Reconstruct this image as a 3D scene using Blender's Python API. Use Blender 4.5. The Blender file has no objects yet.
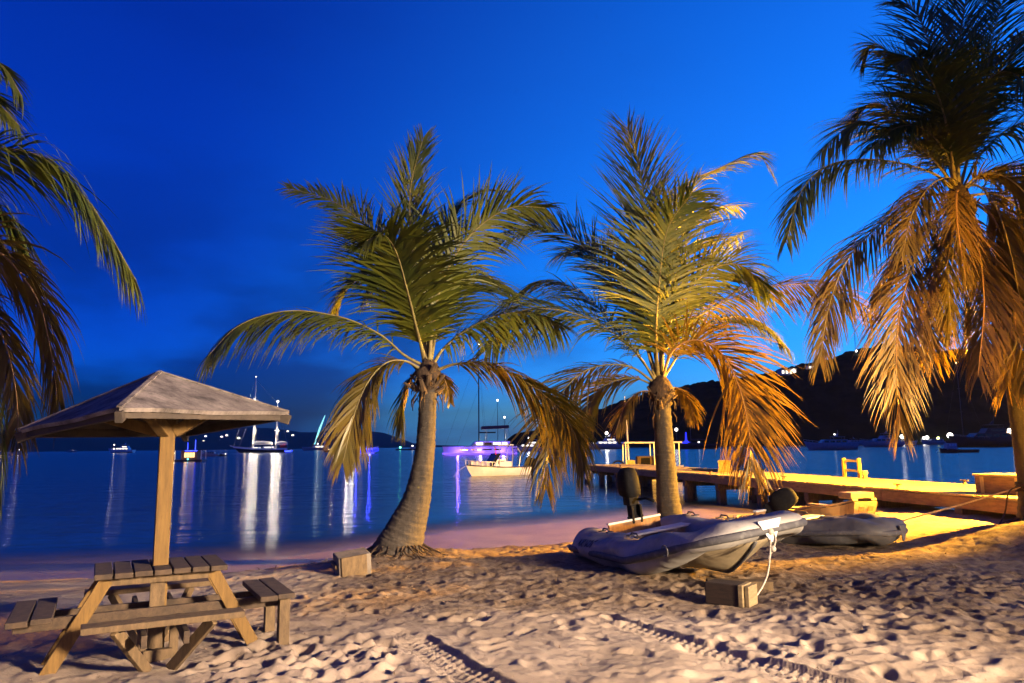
import bpy, bmesh, math, random
import numpy as np
from mathutils import Vector, Matrix, Euler

random.seed(7)
rng = np.random.default_rng(11)
SC = bpy.context.scene
COL = SC.collection
R = math.radians

# ------------------------------------------------------------------ camera
EYE = Vector((0.0, 0.0, 2.2))
FPX = 26.0 / 36.0 * 1024.0
PITCH = math.atan((446.0 - 341.5) / FPX)
ROLL = R(0.63)
_f = Vector((0, math.cos(PITCH), math.sin(PITCH)))
_u0 = Vector((0, -math.sin(PITCH), math.cos(PITCH)))
_r0 = Vector((1, 0, 0))
_r = _r0 * math.cos(ROLL) - _u0 * math.sin(ROLL)
_u = _u0 * math.cos(ROLL) + _r0 * math.sin(ROLL)
cam_d = bpy.data.cameras.new('camera')
cam_d.lens = 26.0; cam_d.sensor_width = 36.0
cam_d.clip_start = 0.05; cam_d.clip_end = 30000
cam = bpy.data.objects.new('camera', cam_d)
COL.objects.link(cam)
m = Matrix((( _r.x, _u.x, -_f.x, EYE.x), (_r.y, _u.y, -_f.y, EYE.y), (_r.z, _u.z, -_f.z, EYE.z), (0, 0, 0, 1)))
cam.matrix_world = m
SC.camera = cam

def ray(px, py):
    return _f + _r * ((px - 512.0) / FPX) + _u * ((341.5 - py) / FPX)
def at(px, py, Y):
    d = ray(px, py); return EYE + d * (Y / d.y)
def ground(px, py, z=0.0):
    d = ray(px, py); return EYE + d * ((z - EYE.z) / d.z)

# ------------------------------------------------------------------ world: dusk sky
SUN_EL, SUN_AZ = R(1.0), R(62.0)      # the sun is setting beyond the hill on the right
world = bpy.data.worlds.new('World')
SC.world = world
world.use_nodes = True
nt = world.node_tree; N = nt.nodes; L = nt.links
for n in list(N): N.remove(n)
def nd(t, **kw):
    n = N.new(t)
    for k, v in kw.items(): setattr(n, k, v)
    return n
out = nd('ShaderNodeOutputWorld'); bg = nd('ShaderNodeBackground')
sky = nd('ShaderNodeTexSky', sky_type='NISHITA', sun_disc=False)
sky.sun_elevation = SUN_EL; sky.sun_rotation = SUN_AZ
sky.air_density = 1.0; sky.dust_density = 0.2; sky.ozone_density = 6.0
tc = nd('ShaderNodeTexCoord')
sep = nd('ShaderNodeSeparateXYZ'); L.new(tc.outputs['Generated'], sep.inputs[0])
# lift the sight line a little at the horizon: no brown band where sky and sea meet
zmax = nd('ShaderNodeMath', operation='MAXIMUM'); zmax.inputs[1].default_value = 0.045
L.new(sep.outputs['Z'], zmax.inputs[0])
cmb = nd('ShaderNodeCombineXYZ')
L.new(sep.outputs['X'], cmb.inputs[0]); L.new(sep.outputs['Y'], cmb.inputs[1]); L.new(zmax.outputs[0], cmb.inputs[2])
L.new(cmb.outputs[0], sky.inputs['Vector'])
# afterglow side (right) against night side (left); zenith against horizon
dot = nd('ShaderNodeVectorMath', operation='DOT_PRODUCT')
dot.inputs[1].default_value = (math.sin(R(40)), math.cos(R(40)), 0.0)
L.new(tc.outputs['Generated'], dot.inputs[0])
side = nd('ShaderNodeMapRange'); side.interpolation_type = 'SMOOTHSTEP'
side.inputs[1].default_value = 0.35; side.inputs[2].default_value = 0.97
L.new(dot.outputs['Value'], side.inputs[0])
elev = nd('ShaderNodeMapRange'); elev.interpolation_type = 'SMOOTHSTEP'
elev.inputs[1].default_value = 0.0; elev.inputs[2].default_value = 0.22
L.new(sep.outputs['Z'], elev.inputs[0])
def mixc(fac, a, b, blend='MIX'):
    n = nd('ShaderNodeMix', data_type='RGBA', blend_type=blend)
    if isinstance(fac, float): n.inputs[0].default_value = fac
    else: L.new(fac, n.inputs[0])
    for i, v in ((6, a), (7, b)):
        if isinstance(v, tuple): n.inputs[i].default_value = v
        else: L.new(v, n.inputs[i])
    return n.outputs[2]
tl = mixc(elev.outputs[0], (0.02, 0.68, 2.5, 1), (0.02, 0.46, 1.35, 1))
tr = mixc(elev.outputs[0], (0.85, 1.5, 2.4, 1), (0.6, 1.68, 2.0, 1))
tt = mixc(side.outputs[0], tl, tr)
skyc = mixc(1.0, sky.outputs[0], tt, 'MULTIPLY')
class _S: pass
lum = _S(); lum.outputs = [skyc]
# soft cloud bank low on the left
mp = nd('ShaderNodeMapping'); mp.inputs['Scale'].default_value = (1.6, 1.6, 5.0)
L.new(tc.outputs['Generated'], mp.inputs[0])
nz = nd('ShaderNodeTexNoise'); nz.inputs['Scale'].default_value = 1.7; nz.inputs['Detail'].default_value = 5; nz.inputs['Roughness'].default_value = 0.55
L.new(mp.outputs[0], nz.inputs['Vector'])
cr = nd('ShaderNodeMapRange'); cr.interpolation_type = 'SMOOTHSTEP'
cr.inputs[1].default_value = 0.38; cr.inputs[2].default_value = 0.62; cr.inputs[3].default_value = 0.0; cr.inputs[4].default_value = 1.0
L.new(nz.outputs['Fac'], cr.inputs[0])
lowm = nd('ShaderNodeMapRange'); lowm.interpolation_type = 'SMOOTHSTEP'
lowm.inputs[1].default_value = 0.02; lowm.inputs[2].default_value = 0.42; lowm.inputs[3].default_value = 1.0; lowm.inputs[4].default_value = 0.12
L.new(sep.outputs['Z'], lowm.inputs[0])
leftm = nd('ShaderNodeMapRange'); leftm.inputs[1].default_value = -0.15; leftm.inputs[2].default_value = 0.3
leftm.inputs[3].default_value = 1.0; leftm.inputs[4].default_value = 0.1
L.new(sep.outputs['X'], leftm.inputs[0])
c1 = nd('ShaderNodeMath', operation='MULTIPLY'); L.new(cr.outputs[0], c1.inputs[0]); L.new(lowm.outputs[0], c1.inputs[1])
c2 = nd('ShaderNodeMath', operation='MULTIPLY'); L.new(c1.outputs[0], c2.inputs[0]); L.new(leftm.outputs[0], c2.inputs[1])
cl = nd('ShaderNodeMix', data_type='RGBA', blend_type='MIX')
L.new(c2.outputs[0], cl.inputs[0]); L.new(lum.outputs[0], cl.inputs[6])
dark = nd('ShaderNodeVectorMath', operation='MULTIPLY'); dark.inputs[1].default_value = (0.7, 0.30, 0.34)
L.new(lum.outputs[0], dark.inputs[0]); L.new(dark.outputs[0], cl.inputs[7])
L.new(cl.outputs[2], bg.inputs[0]); bg.inputs[1].default_value = 0.15
L.new(bg.outputs[0], out.inputs[0])

# ------------------------------------------------------------------ lamps of the place, out of frame, then added fill lights
def spot(name, loc, target, power, color, half, blend=0.6, size=0.12):
    d = bpy.data.lights.new(name, 'SPOT'); d.energy = power; d.color = color
    d.spot_size = 2 * R(half); d.spot_blend = blend; d.shadow_soft_size = size
    o = bpy.data.objects.new(name, d); COL.objects.link(o)
    o.location = loc
    o.rotation_euler = (Vector(target) - Vector(loc)).to_track_quat('-Z', 'Y').to_euler()
    return o
KEY = spot('beach_floodlight', (10.0, -1.5, 4.2), (-1.6, 4.6, 0.5), 11800, (1.0, 0.73, 0.51), 30, 1.0, 0.7)
BAR = spot('bar_light', (13.5, -4.0, 3.6), (-1.5, 15.0, 2.6), 11500, (1.0, 0.73, 0.46), 21, 1.0, 0.25)
SOD = spot('sodium_streetlight', (13.6, 14.2, 3.5), (9.0, 18.0, 2.0), 24000, (1.0, 0.45, 0.03), 64, 0.25)
SOD2 = spot('sodium_road_light', (10.5, 3.0, 3.0), (6.8, 14.0, 4.3), 5200, (1.0, 0.45, 0.03), 18, 0.5)
DOCK_FILL = spot('dock_fill_spot', (12.0, 11.0, 5.0), (7.2, 27.0, 1.0), 16000, (1.0, 0.50, 0.04), 17, 0.7)  # added unseen spot, only there to brighten the deck further out
BOAT_FILL = spot('boat_fill_spot', (4.2, 42.0, 2.6), (-1.2, 54.0, 0.6), 1500, (1.0, 0.86, 0.66), 22, 0.8)  # added spot without a lamp body, brightens the anchored motor boat
_d = bpy.data.lights.new('warm_fill_light', 'AREA'); _d.shape = 'RECTANGLE'; _d.size = 9; _d.size_y = 2; _d.energy = 85; _d.color = (1.0, 0.50, 0.22)  # added unseen area fill that warms the blue shadows on the sand
WARM_FILL = bpy.data.objects.new('warm_fill_light', _d); COL.objects.link(WARM_FILL); WARM_FILL.location = (4.0, -9.0, 3.0); WARM_FILL.rotation_euler = (R(84), 0, R(10))

SC.view_settings.view_transform = 'Standard'
SC.view_settings.look = 'None'
SC.view_settings.exposure = 2.0
SC.view_settings.gamma = 1.0
SC.view_settings.use_curve_mapping = False
SC.cycles.max_bounces = 6
SC.cycles.transparent_max_bounces = 12
SC.cycles.sample_clamp_indirect = 4.0
SC.cycles.use_denoising = True

# ================================================================== helpers
def new_mat(name):
    m = bpy.data.materials.new(name); m.use_nodes = True
    t = m.node_tree
    for n in list(t.nodes): t.nodes.remove(n)
    return m, t.nodes, t.links

def principled(name, base, rough=0.6, noise=None, bump=None, metal=0.0, spec=0.4, emit=None, stretch=None, trans=None):
    """base colour, optionally mottled by a noise ((scale, colour2, lo, hi)) and bumped ((scale, strength, distance))"""
    m, N, L = new_mat(name)
    o = N.new('ShaderNodeOutputMaterial'); p = N.new('ShaderNodeBsdfPrincipled')
    p.inputs['Base Color'].default_value = (*base, 1); p.inputs['Roughness'].default_value = rough
    p.inputs['Metallic'].default_value = metal; p.inputs['Specular IOR Level'].default_value = spec
    L.new(p.outputs[0], o.inputs[0])
    tc = N.new('ShaderNodeTexCoord'); src = tc.outputs['Object']
    if stretch:
        mp = N.new('ShaderNodeMapping'); mp.inputs['Scale'].default_value = stretch
        L.new(src, mp.inputs[0]); src = mp.outputs[0]
    if noise:
        n = N.new('ShaderNodeTexNoise'); n.inputs['Scale'].default_value = noise[0]; n.inputs['Detail'].default_value = 6
        n.inputs['Roughness'].default_value = 0.6
        L.new(src, n.inputs['Vector'])
        r = N.new('ShaderNodeMapRange'); r.inputs[1].default_value = noise[2]; r.inputs[2].default_value = noise[3]
        L.new(n.outputs['Fac'], r.inputs[0])
        x = N.new('ShaderNodeMix'); x.data_type = 'RGBA'
        x.inputs[6].default_value = (*base, 1); x.inputs[7].default_value = (*noise[1], 1)
        L.new(r.outputs[0], x.inputs[0]); L.new(x.outputs[2], p.inputs['Base Color'])
    if bump:
        n2 = N.new('ShaderNodeTexNoise'); n2.inputs['Scale'].default_value = bump[0]; n2.inputs['Detail'].default_value = 5
        L.new(src, n2.inputs['Vector'])
        b = N.new('ShaderNodeBump'); b.inputs['Strength'].default_value = bump[1]; b.inputs['Distance'].default_value = bump[2]
        L.new(n2.outputs['Fac'], b.inputs['Height']); L.new(b.outputs[0], p.inputs['Normal'])
    if emit:
        p.inputs['Emission Color'].default_value = (*emit[0], 1); p.inputs['Emission Strength'].default_value = emit[1]
    return m

def leaf_mat(name, c1, c2, transl=0.35):
    m, N, L = new_mat(name)
    o = N.new('ShaderNodeOutputMaterial'); mixs = N.new('ShaderNodeMixShader'); mix2 = N.new('ShaderNodeMixShader')
    d = N.new('ShaderNodeBsdfDiffuse'); t = N.new('ShaderNodeBsdfTranslucent'); g = N.new('ShaderNodeBsdfGlossy')
    g.inputs['Roughness'].default_value = 0.45; g.inputs['Color'].default_value = (0.8, 0.8, 0.7, 1)
    tc = N.new('ShaderNodeTexCoord'); n = N.new('ShaderNodeTexNoise'); n.inputs['Scale'].default_value = 2.3; n.inputs['Detail'].default_value = 4
    L.new(tc.outputs['Object'], n.inputs['Vector'])
    r = N.new('ShaderNodeMapRange'); r.inputs[1].default_value = 0.38; r.inputs[2].default_value = 0.64
    L.new(n.outputs['Fac'], r.inputs[0])
    x = N.new('ShaderNodeMix'); x.data_type = 'RGBA'; x.inputs[6].default_value = (*c1, 1); x.inputs[7].default_value = (*c2, 1)
    L.new(r.outputs[0], x.inputs[0])
    L.new(x.outputs[2], d.inputs['Color']); L.new(x.outputs[2], t.inputs['Color'])
    mixs.inputs[0].default_value = transl
    L.new(d.outputs[0], mixs.inputs[1]); L.new(t.outputs[0], mixs.inputs[2])
    mix2.inputs[0].default_value = 0.05
    L.new(mixs.outputs[0], mix2.inputs[1]); L.new(g.outputs[0], mix2.inputs[2])
    L.new(mix2.outputs[0], o.inputs[0])
    return m

def lamp_mat(name, color, strength):
    m, N, L = new_mat(name)
    o = N.new('ShaderNodeOutputMaterial'); e = N.new('ShaderNodeEmission')
    e.inputs[0].default_value = (*color, 1); e.inputs[1].default_value = strength
    L.new(e.outputs[0], o.inputs[0]); return m

class MB:
    """collects shapes and links them as one mesh object"""
    def __init__(s): s.v = []; s.f = []; s.mi = []; s.cur = 0
    def add(s, verts, faces, mi=None):
        o = len(s.v); s.v += [tuple(v) for v in verts]
        s.f += [tuple(i + o for i in f) for f in faces]
        s.mi += [s.cur if mi is None else mi] * len(faces); return s
    def box(s, c, size, rot=None, mi=None, taper=None):
        hx, hy, hz = size[0] / 2, size[1] / 2, size[2] / 2
        vs = []
        for z in (-hz, hz):
            k = 1.0 if (taper is None or z < 0) else taper
            for x, y in ((-hx, -hy), (hx, -hy), (hx, hy), (-hx, hy)): vs.append(Vector((x * k, y * k, z)))
        if rot is not None:
            Mx = rot if isinstance(rot, Matrix) else Euler(rot).to_matrix()
            vs = [Mx @ v for v in vs]
        vs = [v + Vector(c) for v in vs]
        return s.add(vs, [(3, 2, 1, 0), (4, 5, 6, 7), (0, 1, 5, 4), (1, 2, 6, 5), (2, 3, 7, 6), (3, 0, 4, 7)], mi)
    def beam(s, p0, p1, w, h, up=(0, 0, 1), mi=None):
        p0, p1 = Vector(p0), Vector(p1); d = p1 - p0; ln = d.length; d.normalize()
        u = Vector(up); x = d.cross(u)
        if x.length < 1e-4: x = d.cross(Vector((0, 1, 0)))
        x.normalize(); y = x.cross(d)
        Mx = Matrix((x, d, y)).transposed()
        return s.box((p0 + p1) / 2, (w, ln, h), Mx, mi)
    def tube(s, pts, rad, seg=8, cap=True, mi=None, sq=1.0):
        pts = [Vector(p) for p in pts]; n = len(pts)
        if not hasattr(rad, '__len__'): rad = [rad] * n
        vs = []; ref = None
        for i, p in enumerate(pts):
            d = (pts[min(i + 1, n - 1)] - pts[max(i - 1, 0)]).normalized()
            if ref is None:
                ref = d.cross(Vector((0, 0, 1)))
                if ref.length < 1e-3: ref = d.cross(Vector((0, 1, 0)))
            ref = (ref - d * ref.dot(d)).normalized(); w = d.cross(ref)
            for k in range(seg):
                a = 2 * math.pi * k / seg
                vs.append(p + ref * (math.cos(a) * rad[i]) + w * (math.sin(a) * rad[i] * sq))
        fs = []
        for i in range(n - 1):
            for k in range(seg):
                k2 = (k + 1) % seg
                fs.append((i * seg + k, i * seg + k2, (i + 1) * seg + k2, (i + 1) * seg + k))
        if cap:
            fs.append(tuple(range(seg))[::-1]); fs.append(tuple((n - 1) * seg + k for k in range(seg)))
        return s.add(vs, fs, mi)
    def ball(s, c, r, seg=8, rings=6, sc=(1, 1, 1), mi=None):
        vs = [Vector(c) + Vector((0, 0, r * sc[2]))]; fs = []
        for i in range(1, rings):
            t = math.pi * i / rings
            for k in range(seg):
                a = 2 * math.pi * k / seg
                vs.append(Vector(c) + Vector((r * sc[0] * math.sin(t) * math.cos(a), r * sc[1] * math.sin(t) * math.sin(a), r * sc[2] * math.cos(t))))
        vs.append(Vector(c) - Vector((0, 0, r * sc[2])))
        for k in range(seg): fs.append((0, 1 + k, 1 + (k + 1) % seg))
        for i in range(rings - 2):
            for k in range(seg):
                a = 1 + i * seg + k; b = 1 + i * seg + (k + 1) % seg
                fs.append((a, a + seg, b + seg, b))
        l = len(vs) - 1; o = 1 + (rings - 2) * seg
        for k in range(seg): fs.append((o + k, l, o + (k + 1) % seg))
        return s.add(vs, fs, mi)
    def grid(s, rows, mi=None, close=False):
        n = len(rows[0]); vs = [p for r in rows for p in r]; fs = []
        for i in range(len(rows) - 1):
            for k in range(n - (0 if close else 1)):
                k2 = (k + 1) % n
                fs.append((i * n + k, i * n + k2, (i + 1) * n + k2, (i + 1) * n + k))
        return s.add(vs, fs, mi)
    def prism(s, poly, depth, Mx=None, mi=None):
        """poly of (x, z) pairs, extruded along y from -depth/2 to depth/2"""
        n = len(poly); vs = [Vector((x, -depth / 2, z)) for x, z in poly] + [Vector((x, depth / 2, z)) for x, z in poly]
        if Mx is not None: vs = [Mx @ v for v in vs]
        fs = [tuple(range(n)), tuple(range(2 * n - 1, n - 1, -1))]
        for i in range(n):
            j = (i + 1) % n; fs.append((j, i, i + n, j + n))
        return s.add(vs, fs, mi)
    def build(s, name, mats, parent=None, smooth=False, bevel=0.0, origin=None, world=False):
        me = bpy.data.meshes.new(name)
        vs = s.v
        loc = Vector((0, 0, 0))
        if parent is not None and world:
            w = Vector(parent['_o']); vs = [tuple(Vector(v) - w) for v in vs]
        if parent is None and origin is not None:
            loc = Vector(origin); vs = [tuple(Vector(v) - loc) for v in vs]
        me.from_pydata(vs, [], s.f)
        if not isinstance(mats, (list, tuple)): mats = [mats]
        for m in mats: me.materials.append(m)
        if len(mats) > 1: me.polygons.foreach_set('material_index', s.mi)
        if smooth: me.polygons.foreach_set('use_smooth', [True] * len(s.f))
        me.update()
        o = bpy.data.objects.new(name, me); COL.objects.link(o); o.location = loc
        if bevel:
            b = o.modifiers.new('bevel', 'BEVEL'); b.width = bevel; b.segments = 2; b.limit_method = 'ANGLE'; b.angle_limit = R(40)
        if parent is not None: o.parent = parent
        return o

def thing(name, label, cat, loc=(0, 0, 0), rotz=0.0, group=None):
    o = bpy.data.objects.new(name, None); COL.objects.link(o)
    o.empty_display_size = 0.2
    o.location = loc; o.rotation_euler = (0, 0, rotz)
    o['label'] = label; o['category'] = cat; o['_o'] = tuple(loc)
    if group: o['group'] = group
    return o
def tag(o, label, cat, group=None):
    o['label'] = label; o['category'] = cat
    if group: o['group'] = group
    return o
def lamp(parent, name, loc, power, color=(1, 0.9, 0.75), r=0.12):
    d = bpy.data.lights.new(name, 'POINT'); d.energy = power * 0.28; d.color = color; d.shadow_soft_size = r
    o = bpy.data.objects.new(name, d); COL.objects.link(o); o.location = loc
    if parent is not None: o.parent = parent
    return o

def spline(pts, n):
    """Catmull-Rom through pts, n samples"""
    pts = [Vector(p) for p in pts]
    P = [pts[0] * 2 - pts[1]] + pts + [pts[-1] * 2 - pts[-2]]
    ln = [0.0]
    for a, b in zip(pts, pts[1:]): ln.append(ln[-1] + (b - a).length)
    res = []
    for i in range(n):
        s = ln[-1] * i / (n - 1); k = 0
        while k < len(pts) - 2 and ln[k + 1] < s: k += 1
        t = (s - ln[k]) / max(1e-6, ln[k + 1] - ln[k])
        a, b, c, d = P[k], P[k + 1], P[k + 2], P[k + 3]
        res.append(0.5 * ((2 * b) + (c - a) * t + (2 * a - 5 * b + 4 * c - d) * t * t + (3 * b - a - 3 * c + d) * t ** 3))
    return res

# ---- vectorised value noise
def vnoise(x, y, seed=0):
    xi = np.floor(x).astype(np.int64); yi = np.floor(y).astype(np.int64)
    fx = x - xi; fy = y - yi
    fx = fx * fx * fx * (fx * (fx * 6 - 15) + 10); fy = fy * fy * fy * (fy * (fy * 6 - 15) + 10)
    def h(a, b):
        n = (a * 374761393 + b * 668265263 + seed * 982451653) & 0xFFFFFFFF
        n = ((n ^ (n >> 13)) * 1274126177) & 0xFFFFFFFF
        n = (n ^ (n >> 16)) & 0xFFFFFFFF
        return n / 4294967295.0
    a = h(xi, yi); b = h(xi + 1, yi); c = h(xi, yi + 1); d = h(xi + 1, yi + 1)
    return (a + (b - a) * fx + (c - a) * fy + (a - b - c + d) * fx * fy) * 2 - 1
def fbm(x, y, oct=4, seed=0):
    s = 0; a = 1.0; t = 0
    for i in range(oct):
        s = s + a * vnoise(x * 2 ** i + 17.3 * i, y * 2 ** i - 9.1 * i, seed + i); t += a; a *= 0.5
    return s / t
def sstep(a, b, x):
    t = np.clip((x - a) / (b - a), 0, 1); return t * t * (3 - 2 * t)

# ================================================================== the ground: one sheet from behind the camera out to the horizon
SAND = 0.54
SHORE_PX = [(-500, 592), (-250, 588), (-100, 584), (0, 580), (150, 578), (300, 571), (380, 564), (450, 556), (520, 549), (580, 540), (640, 528),
            (700, 517), (760, 509), (815, 505), (860, 511), (900, 519), (960, 526), (1024, 530), (1150, 528), (1400, 520)]
_sh = [ground(px, py, 0.0) for px, py in SHORE_PX]
SHX = np.array([p.x for p in _sh]); SHY = np.array([p.y for p in _sh])
o_ = np.argsort(SHX); SHX = SHX[o_]; SHY = SHY[o_]
def axis(segs):
    out = [segs[0][0]]
    for a, b, st0, st1 in segs:
        x = a; st = st0
        while x < b - 1e-6:
            fr = (x - a) / (b - a); st = st0 + (st1 - st0) * fr
            x = min(b, x + st); out.append(x)
    return np.array(out)
SWASH_PX = [(-500, 588), (-250, 584), (-100, 580), (0, 575), (150, 570), (300, 556), (380, 543), (450, 531), (520, 526), (580, 521), (640, 515), (700, 509), (760, 504), (815, 502), (860, 507), (900, 515), (960, 523), (1024, 527), (1150, 526), (1400, 518)]
_sw = [ground(px, py, 0.0) for px, py in SWASH_PX]
SWX = np.array([p.x for p in _sw]); SWY = np.array([p.y for p in _sw])
o_ = np.argsort(SWX); SWX = SWX[o_]; SWY = SWY[o_]
P1_BASE = ground(398, 563, SAND)
P4_BASE = ground(1050, 548, SAND)
def base_height(X, Y):
    ys = np.interp(X, SHX, SHY)
    d = ys - Y                                   # > 0 on land
    z = SAND * sstep(0.0, 1.0, d / (4.4 + 4.6 * sstep(-0.5, 4.0, X))) ** 0.85
    yw = np.maximum(np.interp(X, SWX, SWY), ys + 0.05); dw = yw - Y        # the water's edge beyond the flat wet swash
    swash = 0.035 * np.clip(dw / (yw - ys), 0, 1)
    sea = np.where(dw < 0, np.maximum(-0.035 * (-dw) - 0.02 * np.maximum(-dw - 5, 0), -6.0), swash)
    z = np.where(d < 0.0, sea, np.maximum(z, 0) + 0.035)
    # mounds of dirt round the feet of the palms
    for (b, h, r) in ((P1_BASE, 0.15, 1.0), (P4_BASE, 0.30, 1.7)):
        q = ((X - b.x) ** 2 + ((Y - b.y) * 1.1) ** 2) / (r * r)
        z = z + h * np.exp(-q * 1.3)
    # brow of the beach towards the right
    z = z + 0.06 * sstep(4.5, 9, X) * np.exp(-((Y - 11.2) / 1.3) ** 2)
    return z
def ground_z(x, y):
    return float(base_height(np.array([float(x)]), np.array([float(y)]))[0])

gx = axis([(-5000, -300, 900, 200), (-300, -20, 60, 3), (-20, -4.6, 1.2, 0.06), (-4.6, 5.6, 0.02, 0.02), (5.6, 9, 0.03, 0.05), (9, 22, 0.08, 1.0), (22, 300, 2, 60), (300, 5000, 200, 900)])
gy = axis([(-300, -10, 60, 4), (-10, 4.0, 3, 0.3), (4.0, 4.6, 0.06, 0.03), (4.6, 9.0, 0.018, 0.024), (9.0, 16, 0.028, 0.08), (16, 30, 0.1, 0.5), (30, 300, 2, 40), (300, 9000, 100, 1500)])
GX, GY = np.meshgrid(gx, gy)
GZ = base_height(GX, GY)
near = sstep(-12, -8, GX) * (1 - sstep(14, 20, GX)) * sstep(2, 4, GY)
land = sstep(0.08, 0.40, GZ) * near
wavy = fbm(GX * 0.6, GY * 0.6, 3, 5) * 0.045 + fbm(GX * 1.9, GY * 1.9, 3, 9) * 0.028
GZ = GZ + land * wavy
# trampled sand: ridged noise gives the lit crests between footprints
ctr = sstep(-1.6, -0.7, GX) * (1 - sstep(0.9, 1.9, GX)) * (1 - sstep(7.6, 8.6, GY))   # the smoother, raked middle
warpx = GX + 0.09 * fbm(GX * 3, GY * 3, 2, 21); warpy = GY + 0.09 * fbm(GX * 3, GY * 3, 2, 31)
rg = 1 - np.abs(fbm(warpx * 3.1, warpy * 3.1, 2, 41)) * 2
far_ = sstep(6.6, 9.0, GY + 0.35 * np.abs(GX - 3) * 0)
GZ = GZ + land * (1 - 0.85 * ctr) * (1 - 0.62 * far_) * 0.020 * np.clip(rg, -1, 1)
GZ = GZ + land * (0.008 + 0.006 * far_) * fbm(GX * 9, GY * 9, 3, 55)
crumb = np.clip(fbm(GX * 15, GY * 15, 2, 155), 0, 1)
GZ = GZ + land * 0.015 * crumb * (0.4 + 0.6 * far_)
rk = np.sin((GX * 0.55 + GY * 1.0) * 34 + 5.0 * fbm(GX * 2.2, GY * 2.2, 3, 61)) * (0.55 + 0.45 * fbm(GX * 4, GY * 4, 2, 66))
GZ = GZ + land * ctr * 0.0085 * rk
GZ = GZ + land * 0.006 * fbm(GX * 28, GY * 28, 2, 71)
# single footprints
def pit(cx, cy, ang, ln, wd, dp):
    rr = ln * 2.2
    i0, i1 = np.searchsorted(gy, [cy - rr, cy + rr]); j0, j1 = np.searchsorted(gx, [cx - rr, cx + rr])
    if i1 <= i0 or j1 <= j0: return
    x = GX[i0:i1, j0:j1] - cx; y = GY[i0:i1, j0:j1] - cy
    u = (x * math.cos(ang) + y * math.sin(ang)) / ln; v = (-x * math.sin(ang) + y * math.cos(ang)) / wd
    q = u * u + v * v
    GZ[i0:i1, j0:j1] += -dp * np.exp(-q ** 1.6) + dp * 0.55 * np.exp(-((np.sqrt(q) - 1.45) / 0.33) ** 2) * (0.6 + 0.4 * np.sin(3 * np.arctan2(v, u) + cx * 9))
def on_track(x, y): return False
for i in range(620):
    t = rng.random()
    if t < 0.46: x, y = rng.uniform(1.3, 6.4), rng.uniform(4.8, 9.4)
    elif t < 0.74: x, y = rng.uniform(-2.3, -0.75), rng.uniform(4.7, 6.6)
    elif t < 0.82: x, y = rng.uniform(-2.4, 1.0), rng.uniform(7.5, 9.8)
    elif t < 0.92: x, y = rng.uniform(-6.5, 6.5), rng.uniform(8.2, 12.0)
    else: x, y = rng.uniform(-0.8, 1.4), rng.uniform(4.7, 7.6)
    s_ = rng.uniform(0.75, 1.25)
    pit(x, y, rng.uniform(0, 6.28), 0.105 * s_, 0.062 * s_, rng.uniform(0.012, 0.034))
# tyre tracks
def track(pxs, width, depth):
    pts = spline([ground(px, py, SAND) for px, py in pxs], 90)
    P = np.array([(p.x, p.y) for p in pts]); s_acc = np.concatenate([[0], np.cumsum(np.hypot(*(P[1:] - P[:-1]).T))])
    x0, x1 = P[:, 0].min() - 0.6, P[:, 0].max() + 0.6; y0, y1 = P[:, 1].min() - 0.6, P[:, 1].max() + 0.6
    i0, i1 = np.searchsorted(gy, [y0, y1]); j0, j1 = np.searchsorted(gx, [x0, x1])
    x = GX[i0:i1, j0:j1]; y = GY[i0:i1, j0:j1]
    best = np.full(x.shape, 9.0); S = np.zeros(x.shape); V = np.zeros(x.shape)
    for k in range(len(P) - 1):
        d = P[k + 1] - P[k]; l2 = d @ d
        t = np.clip(((x - P[k, 0]) * d[0] + (y - P[k, 1]) * d[1]) / l2, 0, 1)
        dx = x - P[k, 0] - t * d[0]; dy = y - P[k, 1] - t * d[1]; q = np.hypot(dx, dy)
        sgn = np.sign(d[0] * dy - d[1] * dx)
        mk = q < best; best = np.where(mk, q, best)
        S = np.where(mk, s_acc[k] + t * math.sqrt(l2), S); V = np.where(mk, q * sgn, V)
    w = width / 2
    endf = sstep(0.0, 0.45, S + 0.25 * vnoise(x * 5, y * 5, 8)) * (0.9 + 0.1 * sstep(-0.5, 0.1, fbm(x * 4, y * 4, 2, 12))) * (1 - sstep(s_acc[-1] - 0.02, s_acc[-1], S))
    flat = 1 - sstep(w * 0.92, w * 1.12, best)
    old = GZ[i0:i1, j0:j1]
    sm = base_height(x, y) + wavy[i0:i1, j0:j1]
    lug = np.where(np.abs(V) < w * 0.85, 1.0, 0.3) * np.where(np.sin(S * 2 * math.pi / 0.085 + np.where(V > 0, 0.0, math.pi) + np.abs(V) * 18) > 0.15, 1.0, 0.0) * np.where(np.abs(np.abs(V) - w * 0.42) < w * 0.16, 0.25, 1.0)
    tr = sm - depth + 0.016 * lug + 0.004 * fbm(x * 14, y * 14, 2, 19)
    rim = 0.016 * np.exp(-((best - w * 1.16) / 0.03) ** 2)
    f = flat * endf
    GZ[i0:i1, j0:j1] = old * (1 - f) + tr * f + rim * endf * (0.6 + 0.4 * vnoise(x * 9, y * 9, 3))
track([(398, 634), (425, 652), (455, 671), (490, 690), (520, 706)], 0.31, 0.032)
track([(596, 618), (640, 632), (700, 651), (760, 669), (830, 688), (880, 700)], 0.29, 0.032)

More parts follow.
